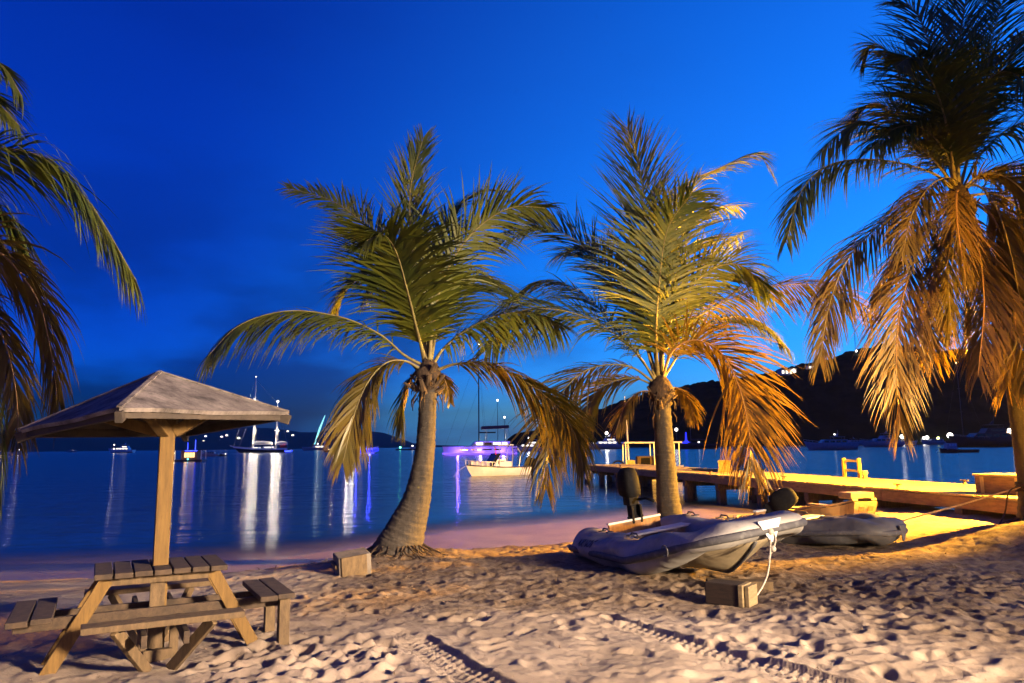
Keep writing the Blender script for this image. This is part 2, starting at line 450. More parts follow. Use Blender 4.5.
def sheet(name, X, Y, Z, mat, attr=None):
    ny, nx = X.shape
    me = bpy.data.meshes.new(name)
    co = np.stack([X, Y, Z], -1).reshape(-1, 3).astype(np.float32)
    idx = np.arange(nx * ny).reshape(ny, nx)
    q = np.stack([idx[:-1, :-1], idx[:-1, 1:], idx[1:, 1:], idx[1:, :-1]], -1).reshape(-1, 4).astype(np.int32)
    me.vertices.add(len(co)); me.vertices.foreach_set('co', co.ravel())
    me.loops.add(q.size); me.loops.foreach_set('vertex_index', q.ravel())
    me.polygons.add(len(q)); me.polygons.foreach_set('loop_start', np.arange(0, q.size, 4, dtype=np.int32))
    me.polygons.foreach_set('loop_total', np.full(len(q), 4, np.int32))
    me.polygons.foreach_set('use_smooth', np.ones(len(q), bool))
    me.update(calc_edges=True); me.validate()
    if attr:
        a = me.attributes.new(attr[0], 'FLOAT', 'POINT'); a.data.foreach_set('value', attr[1].ravel().astype(np.float32))
    me.materials.append(mat)
    o = bpy.data.objects.new(name, me); COL.objects.link(o); o['kind'] = 'structure'
    return o

# ---- sand
m, N, L = new_mat('sand')
o = N.new('ShaderNodeOutputMaterial'); p = N.new('ShaderNodeBsdfPrincipled'); L.new(p.outputs[0], o.inputs[0])
tc = N.new('ShaderNodeTexCoord')
def noise_node(scale, detail=5, rough=0.6, src=None):
    n = N.new('ShaderNodeTexNoise'); n.inputs['Scale'].default_value = scale; n.inputs['Detail'].default_value = detail; n.inputs['Roughness'].default_value = rough
    L.new(src or tc.outputs['Object'], n.inputs['Vector']); return n.outputs['Fac']
def rng_node(src, a, b, c=0.0, d=1.0):
    r = N.new('ShaderNodeMapRange'); r.inputs[1].default_value = a; r.inputs[2].default_value = b; r.inputs[3].default_value = c; r.inputs[4].default_value = d
    L.new(src, r.inputs[0]); return r.outputs[0]
def mixn(fac, a, b, blend='MIX'):
    n = N.new('ShaderNodeMix'); n.data_type = 'RGBA'; n.blend_type = blend
    if isinstance(fac, float): n.inputs[0].default_value = fac
    else: L.new(fac, n.inputs[0])
    for i, v in ((6, a), (7, b)):
        if isinstance(v, tuple): n.inputs[i].default_value = v
        else: L.new(v, n.inputs[i])
    return n.outputs[2]
c = mixn(rng_node(noise_node(0.9), 0.4, 0.65), (0.285, 0.23, 0.17, 1), (0.20, 0.158, 0.115, 1))
c = mixn(rng_node(noise_node(14, 6, 0.7), 0.55, 0.75, 0, 0.55), c, (0.15, 0.115, 0.085, 1))
c = mixn(rng_node(noise_node(90, 3, 0.7), 0.64, 0.72, 0, 0.8), c, (0.085, 0.062, 0.045, 1))
c = mixn(rng_node(noise_node(60, 3, 0.7), 0.70, 0.76, 0, 0.7), c, (0.46, 0.41, 0.34, 1))
# dirt with dead leaf litter round the palm feet (attribute), wet sand by the water
at_ = N.new('ShaderNodeAttribute'); at_.attribute_name = 'dirt'
dn = N.new('ShaderNodeMath'); dn.operation = 'MULTIPLY'; L.new(at_.outputs['Fac'], dn.inputs[0]); L.new(rng_node(noise_node(6, 6, 0.7), 0.3, 0.62, 0.35, 1.0), dn.inputs[1])
c = mixn(dn.outputs[0], c, mixn(rng_node(noise_node(35, 4), 0.4, 0.6), (0.055, 0.033, 0.016, 1), (0.115, 0.074, 0.038, 1)))
geo = N.new('ShaderNodeNewGeometry'); sx = N.new('ShaderNodeSeparateXYZ'); L.new(geo.outputs['Position'], sx.inputs[0])
wet = rng_node(sx.outputs['Z'], 0.05, 0.11, 1.0, 0.0)
c = mixn(wet, c, mixn(1.0, c, (0.85, 0.80, 0.78, 1), 'MULTIPLY'))
L.new(c, p.inputs['Base Color'])
L.new(rng_node(wet, 0.0, 1.0, 0.95, 0.32), p.inputs['Roughness'])
L.new(rng_node(wet, 0.0, 1.0, 0.2, 0.6), p.inputs['Specular IOR Level'])
b1 = N.new('ShaderNodeBump'); b1.inputs['Strength'].default_value = 0.5; b1.inputs['Distance'].default_value = 0.02
L.new(noise_node(38, 6, 0.7), b1.inputs['Height'])
b2 = N.new('ShaderNodeBump'); b2.inputs['Strength'].default_value = 0.7; b2.inputs['Distance'].default_value = 0.006
L.new(noise_node(260, 3), b2.inputs['Height']); L.new(b1.outputs[0], b2.inputs['Normal']); L.new(b2.outputs[0], p.inputs['Normal'])
M_sand = m
dirt = np.zeros_like(GX)
for b, r in ((P1_BASE, 1.25), (P4_BASE, 2.1)):
    q = ((GX - b.x) ** 2 + ((GY - b.y) * 1.15) ** 2) / (r * r)
    dirt = np.maximum(dirt, sstep(1.3, 0.35, q + 0.5 * fbm(GX * 2.5, GY * 2.5, 3, 77)))
dirt = np.maximum(dirt, 0.75 * sstep(3.5, 7.0, GX) * np.exp(-((GY - 12.3 - 0.1 * GX * 0) / 1.1) ** 2) * sstep(-0.35, 0.3, fbm(GX * 1.6, GY * 1.6, 3, 88)))
# trodden, dirtier sand in the middle distance and on the right
mid = sstep(6.8, 8.2, GY + 0.5 * fbm(GX * 0.7, GY * 0.7, 3, 91)) * (1 - sstep(10.6, 12.2, GY - 0.25 * np.maximum(GX, 0))) * sstep(-2.9, -1.6, GX)
rt = sstep(2.2, 4.4, GX + 0.6 * fbm(GX * 0.9, GY * 0.9, 3, 93)) * (1 - sstep(10.5, 12.0, GY))
dirt = np.maximum(dirt, np.maximum(mid * 0.92, rt * 0.85))
sheet('beach', GX, GY, GZ, M_sand, ('dirt', dirt))

# ---- sea
wx = axis([(-6000, -300, 900, 150), (-300, -20, 40, 2), (-20, 20, 0.5, 0.5), (20, 300, 2, 40), (300, 6000, 150, 900)])
wy = axis([(6, 30, 0.25, 0.4), (30, 300, 1, 30), (300, 9000, 100, 1200)])
WX, WY = np.meshgrid(wx, wy)
depth = np.clip(-base_height(WX, WY), 0, 10)
m, N, L = new_mat('sea_water')
o = N.new('ShaderNodeOutputMaterial')
tc = N.new('ShaderNodeTexCoord')
mp = N.new('ShaderNodeMapping'); mp.inputs['Scale'].default_value = (0.25, 1.0, 1.0); mp.inputs['Rotation'].default_value = (0, 0, R(-8)); L.new(tc.outputs['Object'], mp.inputs[0])
n1 = noise_node(0.6, 4, 0.55, mp.outputs[0]); n2 = noise_node(2.4, 3, 0.55, mp.outputs[0])
at_ = N.new('ShaderNodeAttribute'); at_.attribute_name = 'depth'
calm = rng_node(at_.outputs['Fac'], 0.0, 0.7, 0.12, 1.0)
b1 = N.new('ShaderNodeBump'); b1.inputs['Distance'].default_value = 0.2; L.new(calm, b1.inputs['Strength']); L.new(n1, b1.inputs['Height'])
b2 = N.new('ShaderNodeBump'); b2.inputs['Distance'].default_value = 0.045; L.new(calm, b2.inputs['Strength']); L.new(n2, b2.inputs['Height']); L.new(b1.outputs[0], b2.inputs['Normal'])
gl = N.new('ShaderNodeBsdfGlossy'); gl.inputs['Roughness'].default_value = 0.13; L.new(b2.outputs[0], gl.inputs['Normal'])
fr = N.new('ShaderNodeFresnel'); fr.inputs['IOR'].default_value = 1.33; L.new(b2.outputs[0], fr.inputs['Normal'])
tr = N.new('ShaderNodeBsdfTransparent'); tr.inputs['Color'].default_value = (0.9, 0.97, 1.0, 1)
df = N.new('ShaderNodeBsdfDiffuse'); df.inputs['Color'].default_value = (0.006, 0.03, 0.07, 1)
ex = N.new('ShaderNodeMath'); ex.operation = 'MULTIPLY'; ex.inputs[1].default_value = -2.6; L.new(at_.outputs['Fac'], ex.inputs[0])
e2 = N.new('ShaderNodeMath'); e2.operation = 'EXPONENT'; L.new(ex.outputs[0], e2.inputs[0])
body = N.new('ShaderNodeMixShader'); L.new(e2.outputs[0], body.inputs[0]); L.new(df.outputs[0], body.inputs[1]); L.new(tr.outputs[0], body.inputs[2])
sf = N.new('ShaderNodeMixShader'); film = rng_node(at_.outputs['Fac'], 0.0, 0.16)
ff = N.new('ShaderNodeMath'); ff.operation = 'MULTIPLY'; L.new(fr.outputs[0], ff.inputs[0]); L.new(film, ff.inputs[1])
L.new(ff.outputs[0], sf.inputs[0]); L.new(body.outputs[0], sf.inputs[1]); L.new(gl.outputs[0], sf.inputs[2])
L.new(sf.outputs[0], o.inputs[0])
sheet('sea', WX, WY, np.zeros_like(WX), m, ('depth', depth))

# ---- hills
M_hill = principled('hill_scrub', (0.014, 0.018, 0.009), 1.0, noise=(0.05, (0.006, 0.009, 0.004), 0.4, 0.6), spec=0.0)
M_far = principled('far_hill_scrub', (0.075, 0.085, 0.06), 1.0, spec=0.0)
def hill(name, ridge_px, Yr, Yf, mat, bumps, step, foot=0.0):
    """ridge line at distance Yr falling to the shore at Yf"""
    xs = [p[0] for p in ridge_px]; ys = [p[1] for p in ridge_px]
    cols = np.arange(xs[0], xs[-1] + step, step)
    rows = []
    T = np.linspace(0, 1, 26)
    for t in T:
        row = []
        for px in cols:
            top = at(px, float(np.interp(px, xs, ys)), Yr)
            base = at(px, 446, Yf)
            y = Yf + (Yr - Yf) * t
            x = base.x + (top.x - base.x) * t
            h = max(0.0, top.z)
            prof = math.sin(t * math.pi / 2) ** 0.8
            row.append((x, y, h * prof))
        rows.append(row)
    for t in (1.15, 1.5):
        row = []
        for k, px in enumerate(cols):
            a = rows[25][k]; row.append((a[0] * t, Yf + (Yr - Yf) * t, a[2] * (1.3 - t) if t < 1.3 else -3.0))
        rows.append(row)
    A = np.array(rows)
    nb = fbm(A[..., 0] / bumps[0], A[..., 1] / bumps[0], 4, 5)
    A[..., 2] += nb * bumps[1] * sstep(0, 12 * bumps[1], A[..., 2] + 2)
    A[0, :, 2] = -3.0
    mb = MB(); mb.grid([[tuple(q) for q in r] for r in A])
    o = mb.build(name, mat, smooth=True); o['kind'] = 'structure'
    return A
RIDGE = [(498, 447), (505, 441), (515, 434), (530, 432), (560, 426), (600, 411), (626, 402), (660, 393), (700, 386), (740, 381), (785, 374), (800, 368), (812, 366), (826, 364), (842, 358), (866, 352), (886, 348), (905, 350), (940, 355), (980, 352), (1024, 354), (1090, 362), (1160, 380), (1260, 400), (1350, 420), (1450, 440)]
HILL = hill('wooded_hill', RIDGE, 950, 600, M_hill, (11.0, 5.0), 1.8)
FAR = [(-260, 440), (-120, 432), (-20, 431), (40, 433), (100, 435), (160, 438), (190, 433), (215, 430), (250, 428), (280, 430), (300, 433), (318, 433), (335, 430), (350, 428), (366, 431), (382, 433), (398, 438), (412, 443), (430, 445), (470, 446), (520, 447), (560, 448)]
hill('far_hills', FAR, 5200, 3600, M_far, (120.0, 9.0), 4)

# ---- sea air: one even volume round the whole place, the sky outside it
m, N, L = new_mat('sea_air')
o = N.new('ShaderNodeOutputMaterial'); v = N.new('ShaderNodeVolumePrincipled')
v.inputs['Color'].default_value = (0.78, 0.9, 1.0, 1); v.inputs['Density'].default_value = 0.00003; v.inputs['Anisotropy'].default_value = 0.0
L.new(v.outputs[0], o.inputs['Volume'])
hz = MB(); hz.box((0, 4400, 96), (12600, 9800, 210)); ho = hz.build('haze', m); ho['kind'] = 'stuff'

# ================================================================== coconut palms
M_leaf = leaf_mat('palm_leaf', (0.105, 0.112, 0.007), (0.050, 0.070, 0.007))
M_leafdry = leaf_mat('palm_leaf_dry', (0.15, 0.092, 0.008), (0.08, 0.052, 0.006))
M_leafgold = leaf_mat('palm_leaf_golden', (0.13, 0.088, 0.005), (0.08, 0.063, 0.006))
M_rachis = principled('palm_rachis', (0.20, 0.17, 0.05), 0.6, noise=(6, (0.13, 0.10, 0.035), 0.4, 0.6))
M_rachisdry = principled('palm_rachis_dry', (0.20, 0.115, 0.045), 0.7)
M_fibre = principled('palm_fibre', (0.055, 0.034, 0.018), 0.95, noise=(14, (0.024, 0.015, 0.009), 0.4, 0.6), bump=(60, 0.8, 0.02), stretch=(1, 1, 0.3))
M_boot = principled('palm_boot', (0.085, 0.055, 0.028), 0.9, noise=(10, (0.04, 0.026, 0.015), 0.4, 0.6))
M_nut = principled('coconut_husk', (0.16, 0.14, 0.04), 0.5, noise=(4, (0.12, 0.08, 0.03), 0.4, 0.6))
# bark: grey, ringed with leaf scars
m, N, L = new_mat('palm_bark')
o = N.new('ShaderNodeOutputMaterial'); p = N.new('ShaderNodeBsdfPrincipled'); L.new(p.outputs[0], o.inputs[0])
tc = N.new('ShaderNodeTexCoord')
wv = N.new('ShaderNodeTexWave'); wv.wave_type = 'BANDS'; wv.bands_direction = 'Z'; wv.wave_profile = 'SAW'
wv.inputs['Scale'].default_value = 4.6; wv.inputs['Distortion'].default_value = 2.6; wv.inputs['Detail'].default_value = 3; wv.inputs['Detail Scale'].default_value = 1.6
L.new(tc.outputs['Object'], wv.inputs['Vector'])
mpz = N.new('ShaderNodeMapping'); mpz.inputs['Scale'].default_value = (9, 9, 2.0); L.new(tc.outputs['Object'], mpz.inputs[0])
n1 = noise_node(1.6, 6, 0.65, mpz.outputs[0]); n2 = noise_node(30, 5, 0.7)
c = mixn(rng_node(n1, 0.35, 0.65), (0.046, 0.037, 0.027, 1), (0.019, 0.0155, 0.0115, 1))
c = mixn(rng_node(wv.outputs['Fac'], 0.0, 0.3, 0.8, 0.0), c, (0.03, 0.023, 0.017, 1))
c = mixn(rng_node(n2, 0.56, 0.68, 0, 0.6), c, (0.088, 0.073, 0.056, 1))
L.new(c, p.inputs['Base Color']); p.inputs['Roughness'].default_value = 0.95
b1 = N.new('ShaderNodeBump'); b1.inputs['Strength'].default_value = 0.7; b1.inputs['Distance'].default_value = 0.03; L.new(wv.outputs['Fac'], b1.inputs['Height'])
b2 = N.new('ShaderNodeBump'); b2.inputs['Strength'].default_value = 0.7; b2.inputs['Distance'].default_value = 0.012; L.new(n1, b2.inputs['Height']); L.new(b1.outputs[0], b2.inputs['Normal'])
L.new(b2.outputs[0], p.inputs['Normal'])
M_bark = m

def frond(parent, O, pts, llen=0.62, droop=0.8, roll=0.0, twist=None, kind='leaf', t0=0.13, n=62, gap=0.05, asym=(1.0, 1.0), thick=0.030, spread=50, wid=0.036):
    """pts: world points of the rachis. llen: longest leaflet. droop: how far leaflets hang. roll: turn of the blade about the rachis"""
    llen *= 1.5; wid *= (1.02 if wid > 0.033 else 1.0); n = int(n * 1.95)
    NS = 48
    S = spline(pts, NS)
    ln = sum((b - a).length for a, b in zip(S, S[1:]))
    mat = {'leaf': M_leaf, 'dry': M_leafdry, 'gold': M_leafgold}[kind]
    lb = MB(); rb = MB()
    # frame along the rachis
    Ts = [(S[min(i + 1, NS - 1)] - S[max(i - 1, 0)]).normalized() for i in range(NS)]
    hor = (S[-1] - S[0]); hor.z = 0
    if hor.length < 0.05: hor = Vector((0, -1, 0))
    hor.normalize()
    Ns = []
    prev = None
    for T in Ts:
        up = Vector((0, 0, 1)) - hor * 0.35
        nrm = up - T * up.dot(T)
        if nrm.length < 0.25: nrm = (prev if prev is not None else -hor) - T * (prev if prev is not None else -hor).dot(T)
        nrm.normalize()
        if prev is not None and nrm.dot(prev) < 0: nrm = (nrm + prev * 1.2); nrm = (nrm - T * nrm.dot(T)).normalized()
        if prev is not None: nrm = (nrm * 0.5 + prev * 0.5); nrm = (nrm - T * nrm.dot(T)).normalized()
        Ns.append(nrm); prev = nrm
    rb.tube([p - O for p in S], [thick * (1 - 0.86 * (i / (NS - 1)) ** 0.8) * (1.7 if i == 0 else 1.0 + 0.5 * max(0, 1 - i / 7)) for i in range(NS)], 6, sq=0.7)
    if twist is None: twist = random.uniform(-25, 25)
    ph_ = random.uniform(0, 6.28)
    for j in range(n):
        for sd in (-1, 1):
            t = t0 + (1 - t0) * (j + 0.5 + random.uniform(-0.25, 0.25)) / n
            if t > 0.998: t = 0.998
            if random.random() < gap: continue
            f = t * (NS - 1); i = int(f); fr_ = f - i
            P = S[i].lerp(S[min(i + 1, NS - 1)], fr_); T = Ts[i]; nn = Ns[i]
            q = (t - t0) / (1 - t0)
            prof = min(1.0, 0.42 + 1.9 * q) * (1 - 0.62 * max(0, (q - 0.45) / 0.55) ** 1.3)
            l = llen * prof * random.uniform(0.74, 1.1) * asym[0 if sd < 0 else 1]
            B = T.cross(nn)
            tw = R(twist) * min(1.0, 0.35 + q); B, nn = B * math.cos(tw) + nn * math.sin(tw), nn * math.cos(tw) - B * math.sin(tw)
            ra = roll + random.gauss(0, 0.15)
            side = (B * sd * math.cos(ra) + nn * math.sin(ra) * 1.0) if True else B
            fa = R(spread * (1 - 0.42 * q) + random.gauss(0, 7))
            D = side * math.sin(fa) + T * math.cos(fa) + nn * (0.22 * (1 - q)) + Vector((0, 0, -0.42 * max(0.0, droop - 0.25)))
            D.normalize()
            w = wid * random.uniform(0.8, 1.15) * (0.75 + 0.25 * prof)
            wdir = (T - D * T.dot(D)); wdir.normalize()
            dr = droop * random.uniform(0.65, 1.35) * (1 + 0.3 * math.sin(q * 9 + ph_ + sd))
            NSEG = 5; p = P.copy(); d = D.copy(); row = []
            for k in range(NSEG + 1):
                u = k / NSEG
                ww = w * (0.55 + 1.2 * u if u < 0.3 else 0.91 * (1 - (u - 0.3) / 0.7) ** 0.75 + 0.02)
                wd = wdir - d * wdir.dot(d)
                if wd.length > 1e-3: wd.normalize()
                row.append((p + wd * ww * 0.5 - O, p - wd * ww * 0.5 - O))
                p = p + d * (l / NSEG)
                d = d + Vector((0, 0, -1)) * (dr * 2.0 / NSEG) * (0.35 + 0.65 * u)
                d.normalize()
            lb.grid([list(r) for r in row])
    fo = lb.build('frond', mat, parent)
    rb.build('rachis', M_rachisdry if kind == 'dry' else M_rachis, fo, smooth=True)
    return fo

def palm(label, crown_px, crown_Y, trunk, fronds, fibre_r=0.16, nuts=0, boots=14, roots=None):
    """trunk: list of (world point, radius) from the foot up"""
    O = Vector(trunk[0][0])
    t = thing('coconut_palm', label, 'palm tree', O, group='coconut palms on the beach')
    NT = 150
    S = spline([p for p, r in trunk], NT)
    tt = np.linspace(0, 1, NT)
    lens = np.cumsum([0] + [(Vector(b[0]) - Vector(a[0])).length for a, b in zip(trunk, trunk[1:])]); lens_m = float(lens[-1]); lens = lens / lens[-1]
    rad = [float(np.interp(u, lens, [r for p, r in trunk])) * (1 + random.uniform(-0.008, 0.01) + 0.045 * ((u * lens_m / 0.085 + 0.35 * math.sin(u * 40)) % 1.0)) for u in tt]
    mb = MB(); mb.tube([p - O for p in S], rad, 28)
    vs = []
    for v in mb.v:
        v = Vector(v); ang = math.atan2(v.y, v.x)
        vs.append(v + Vector((random.gauss(0, .003), random.gauss(0, .003), random.gauss(0, .006))))
    mb.v = [tuple(v) for v in vs]
    mb.build('trunk', M_bark, t, smooth=True)
    top = Vector(trunk[-1][0]); C = at(crown_px[0], crown_px[1], crown_Y)
    # crown heart: woven fibre sheath with old leaf boots sticking out
    fb = MB()
    ax = [top - Vector((0, 0, 0.28)), top - Vector((0, 0, 0.12)), top, top.lerp(C, 0.5), C, C + Vector((0, 0, 0.12))]
    fb.tube([p - O for p in ax], [fibre_r * 0.7, fibre_r * 1.05, fibre_r * 1.3, fibre_r * 1.2, fibre_r * 0.9, fibre_r * 0.4], 12)
    fb.v = [tuple(Vector(v) * 1.0 + Vector((random.gauss(0, .014), random.gauss(0, .014), random.gauss(0, .02)))) for v in fb.v]
    for i in range(26):
        a = random.uniform(0, 6.28); z = random.uniform(-0.35, 0.1)
        b0 = top + Vector((math.cos(a), math.sin(a), 0)) * fibre_r * 1.1 + Vector((0, 0, z))
        b1 = b0 + Vector((math.cos(a) * .07, math.sin(a) * .07, -random.uniform(.12, .32)))
        fb.tube([b0 - O, b0.lerp(b1, .5) + Vector((math.cos(a) * .03, math.sin(a) * .03, 0)) - O, b1 - O], [0.012, 0.010, 0.003], 4)
    fb.build('fibre_sheath', M_fibre, t, smooth=True)
    for i in range(boots):
        a = 6.28 * i / boots + random.uniform(-.2, .2); z = random.uniform(-0.30, 0.10)
        b0 = top + Vector((math.cos(a), math.sin(a), 0)) * fibre_r * 0.9 + Vector((0, 0, z))
        dirv = Vector((math.cos(a), math.sin(a), random.uniform(0.4, 1.3))).normalized()
        bb = MB(); bb.tube([b0 - O, b0 + dirv * random.uniform(.10, .26) - O], [0.055, random.uniform(.02, .035)], 6, sq=0.5)
        bb.build('leaf_base', M_boot, t)
    for i in range(nuts):
        a = 6.28 * i / max(1, nuts) + random.uniform(-.3, .3)
        nb = MB(); nb.ball(top + Vector((math.cos(a) * .24, math.sin(a) * .24, random.uniform(-.1, .05))) - O, 0.10, 12, 8, (1, 1, 1.25))
        nb.build('coconut', M_nut, t, smooth=True)
    if roots:
        rb = MB()
        for i in range(roots[0]):
            a = random.uniform(0, 6.28); r0 = trunk[0][1] * 0.85; r1 = r0 + random.uniform(.08, roots[1])
            pts = []
            for k in range(5):
                u = k / 4; rr = r0 + (r1 - r0) * u; aa = a + random.uniform(-.12, .12)
                x = O.x + math.cos(aa) * rr; y = O.y + math.sin(aa) * rr
                pts.append(Vector((x, y, max(O.z, ground_z(x, y)) + 0.10 * (1 - u) ** 2 + 0.012 - 0.02 * u)) - O)
            rb.tube(pts, [0.014, 0.012, 0.011, 0.009, 0.005], 5)
        rb.build('roots', M_fibre, t, smooth=True)
    n0 = len(fronds)
    for fd in fronds:
        px = fd['p']; dy = fd.get('d', 0.0)
        m_ = len(px); pts = []
        for k, q in enumerate(px):
            u = k / (m_ - 1)
            pts.append(at(q[0], q[1], crown_Y + dy * u ** 0.9 + (q[2] if len(q) > 2 else 0)))
        kw = {k: v for k, v in fd.items() if k not in ('p', 'd')}
        frond(t, O, pts, **kw)
    return t

# ---- first palm: bulging foot, leaning trunk, left of the middle
Y1 = P1_BASE.y
g1 = P1_BASE
def t1(px, py, r, Y=Y1): return (at(px, py, Y), r)
TR1 = [(at(398, 568, Y1), 0.40), t1(398, 553, 0.375), t1(401, 543, 0.33), t1(408, 524, 0.265), t1(416, 502, 0.205), t1(421, 478, 0.165), t1(425, 450, 0.140), t1(427, 420, 0.128), t1(428, 392, 0.13), t1(428, 376, 0.13)]
F1 = [
    dict(p=[(424, 366), (404, 355), (379, 334), (340, 317), (288, 311), (240, 325), (208, 356)], d=-0.3, llen=0.85, twist=35, droop=1.2, kind='leaf'),
    dict(p=[(422, 370), (405, 361), (386, 363), (368, 382), (354, 415), (343, 462)], d=-0.6, llen=0.62, twist=65, droop=1.0, kind='gold'),
    dict(p=[(424, 374), (413, 376), (404, 395), (401, 428)], d=0.5, twist=70, llen=0.5, droop=0.9, kind='leaf', n=40),
    dict(p=[(426, 362), (412, 310), (392, 262), (368, 228), (332, 201), (288, 188)], d=0.9, llen=0.5, droop=0.3, kind='leaf', twist=60),
    dict(p=[(427, 360), (420, 300), (411, 235), (411, 185), (423, 139)], d=0.9, llen=0.72, droop=0.18, spread=34),
    dict(p=[(425, 362), (416, 325), (407, 289), (397, 254), (384, 235), (366, 241)], d=-1.5, llen=0.98, droop=0.62, kind='leaf', n=74, spread=60, wid=0.046),
    dict(p=[(427, 362), (420, 318), (412, 280), (404, 262), (386, 262), (366, 292)], d=0.6, llen=0.8, droop=0.75, kind='leaf'),
    dict(p=[(430, 360), (432, 305), (438, 250), (452, 213), (478, 192), (506, 190)], d=0.6, llen=0.40, droop=0.5, spread=40),
    dict(p=[(430, 362), (432, 330), (441, 286), (460, 248), (486, 221), (514, 207), (546, 208)], d=-0.5, twist=50, llen=0.72, droop=0.7, spread=48),
    dict(p=[(432, 366), (444, 348), (466, 330), (496, 316), (530, 312), (562, 326)], d=0.8, twist=35, llen=0.8, droop=1.1, kind='leaf'),
    dict(p=[(433, 372), (456, 364), (490, 364), (526, 382), (554, 404), (574, 432), (584, 470)], d=-0.5, llen=0.8, twist=55, droop=1.2, kind='gold'),
    dict(p=[(426, 362), (416, 316), (398, 284), (372, 272), (346, 286), (330, 318)], d=1.3, llen=0.75, droop=0.8, twist=30),
    dict(p=[(430, 362), (440, 320), (456, 288), (482, 276), (510, 288)], d=1.3, llen=0.75, droop=0.8, twist=-30),
    dict(p=[(428, 360), (430, 310), (434, 262), (446, 232), (466, 228)], d=1.2, llen=0.7, droop=0.5),
    dict(p=[(430, 372), (440, 374), (446, 384), (450, 402)], d=0.7, llen=0.22, droop=1.0, kind='dry', n=22),
    dict(p=[(426, 372), (416, 372), (408, 384), (404, 404)], d=0.2, llen=0.2, droop=1.0, kind='dry', n=20),
]
palm('coconut palm with swollen foot and leaning trunk, between picnic table and grey dinghies', (428, 368), Y1, TR1, F1, boots=16, roots=(46, 0.5))

# ---- second palm: straight trunk behind the grey dinghy
Y2 = 14.6
b2_ = at(672, 536, Y2); b2_.z = ground_z(b2_.x, b2_.y) - 0.05
def t2(px, py, r): return (at(px, py, Y2), r)
TR2 = [(b2_, 0.30), t2(671, 522, 0.25), t2(668, 500, 0.215), t2(666, 470, 0.19), t2(664, 440, 0.175), t2(662, 412, 0.17), t2(661, 396, 0.17)]
F2 = [
    dict(p=[(658, 380), (650, 310), (645, 235), (640, 170), (627, 128)], d=0.8, llen=1.25, droop=0.22, spread=40, n=70),
    dict(p=[(661, 380), (660, 285), (668, 222), (686, 184), (720, 168)], d=0.9, llen=0.55, droop=0.6),
    dict(p=[(662, 380), (660, 318), (674, 235), (694, 186), (732, 162), (756, 154), (772, 172)], d=-0.3, llen=0.75, droop=0.7, spread=42),
    dict(p=[(658, 376), (656, 331), (660, 275), (668, 228), (692, 193)], d=-1.6, llen=1.15, droop=0.62, spread=58, n=74, wid=0.05),
    dict(p=[(662, 376), (667, 330), (698, 280), (735, 264), (770, 290)], d=-1.0, twist=45, llen=0.95, droop=0.9, n=66),
    dict(p=[(663, 380), (676, 336), (711, 309), (755, 291), (808, 284), (850, 296), (876, 320)], d=-0.4, twist=35, llen=0.85, droop=1.05, kind='gold'),
    dict(p=[(662, 382), (672, 352), (694, 340), (720, 352), (738, 384), (748, 425), (753, 472)], d=-1.3, twist=70, llen=1.15, droop=0.75, kind='dry', n=70, spread=58, wid=0.042),
    dict(p=[(656, 380), (634, 315), (590, 254), (546, 226), (500, 238)], d=0.8, twist=60, llen=0.85, droop=0.5, spread=48),
    dict(p=[(656, 382), (636, 353), (598, 323), (553, 309), (516, 314), (486, 350)], d=-0.6, twist=55, llen=1.0, droop=0.8, kind='leaf', n=66),
    dict(p=[(656, 384), (628, 366), (592, 368), (566, 388), (550, 428), (546, 488)], d=-0.2, twist=65, llen=1.0, droop=0.9, kind='gold', n=60),
    dict(p=[(657, 380), (625, 340), (590, 300), (548, 280), (506, 300)], d=1.6, llen=0.9, droop=0.9),
    dict(p=[(662, 378), (690, 300), (716, 250), (742, 232)], d=1.8, llen=0.85, droop=0.8),
    dict(p=[(657, 378), (640, 320), (616, 270), (588, 246), (556, 256)], d=1.8, llen=0.9, droop=0.7, twist=30),
    dict(p=[(662, 380), (690, 340), (724, 318), (760, 322), (788, 348)], d=1.4, llen=0.8, droop=0.9, twist=-30),
    dict(p=[(660, 378), (664, 300), (680, 240), (706, 210), (738, 206)], d=1.6, llen=0.9, droop=0.6),
    dict(p=[(656, 386), (632, 378), (604, 386), (586, 412), (578, 446)], d=0.6, twist=60, llen=0.8, droop=0.9, kind='gold'),
    dict(p=[(656, 392), (640, 392), (626, 404), (616, 430)], d=-0.5, llen=0.45, droop=1.0, kind='dry', n=30),
    dict(p=[(664, 392), (676, 388), (688, 398), (694, 420)], d=0.6, llen=0.4, droop=1.0, kind='dry', n=30),
]
palm('coconut palm with straight ringed trunk right behind the light grey dinghy', (661, 382), Y2, TR2, F2, fibre_r=0.2, nuts=0, boots=18, roots=(30, 0.4))

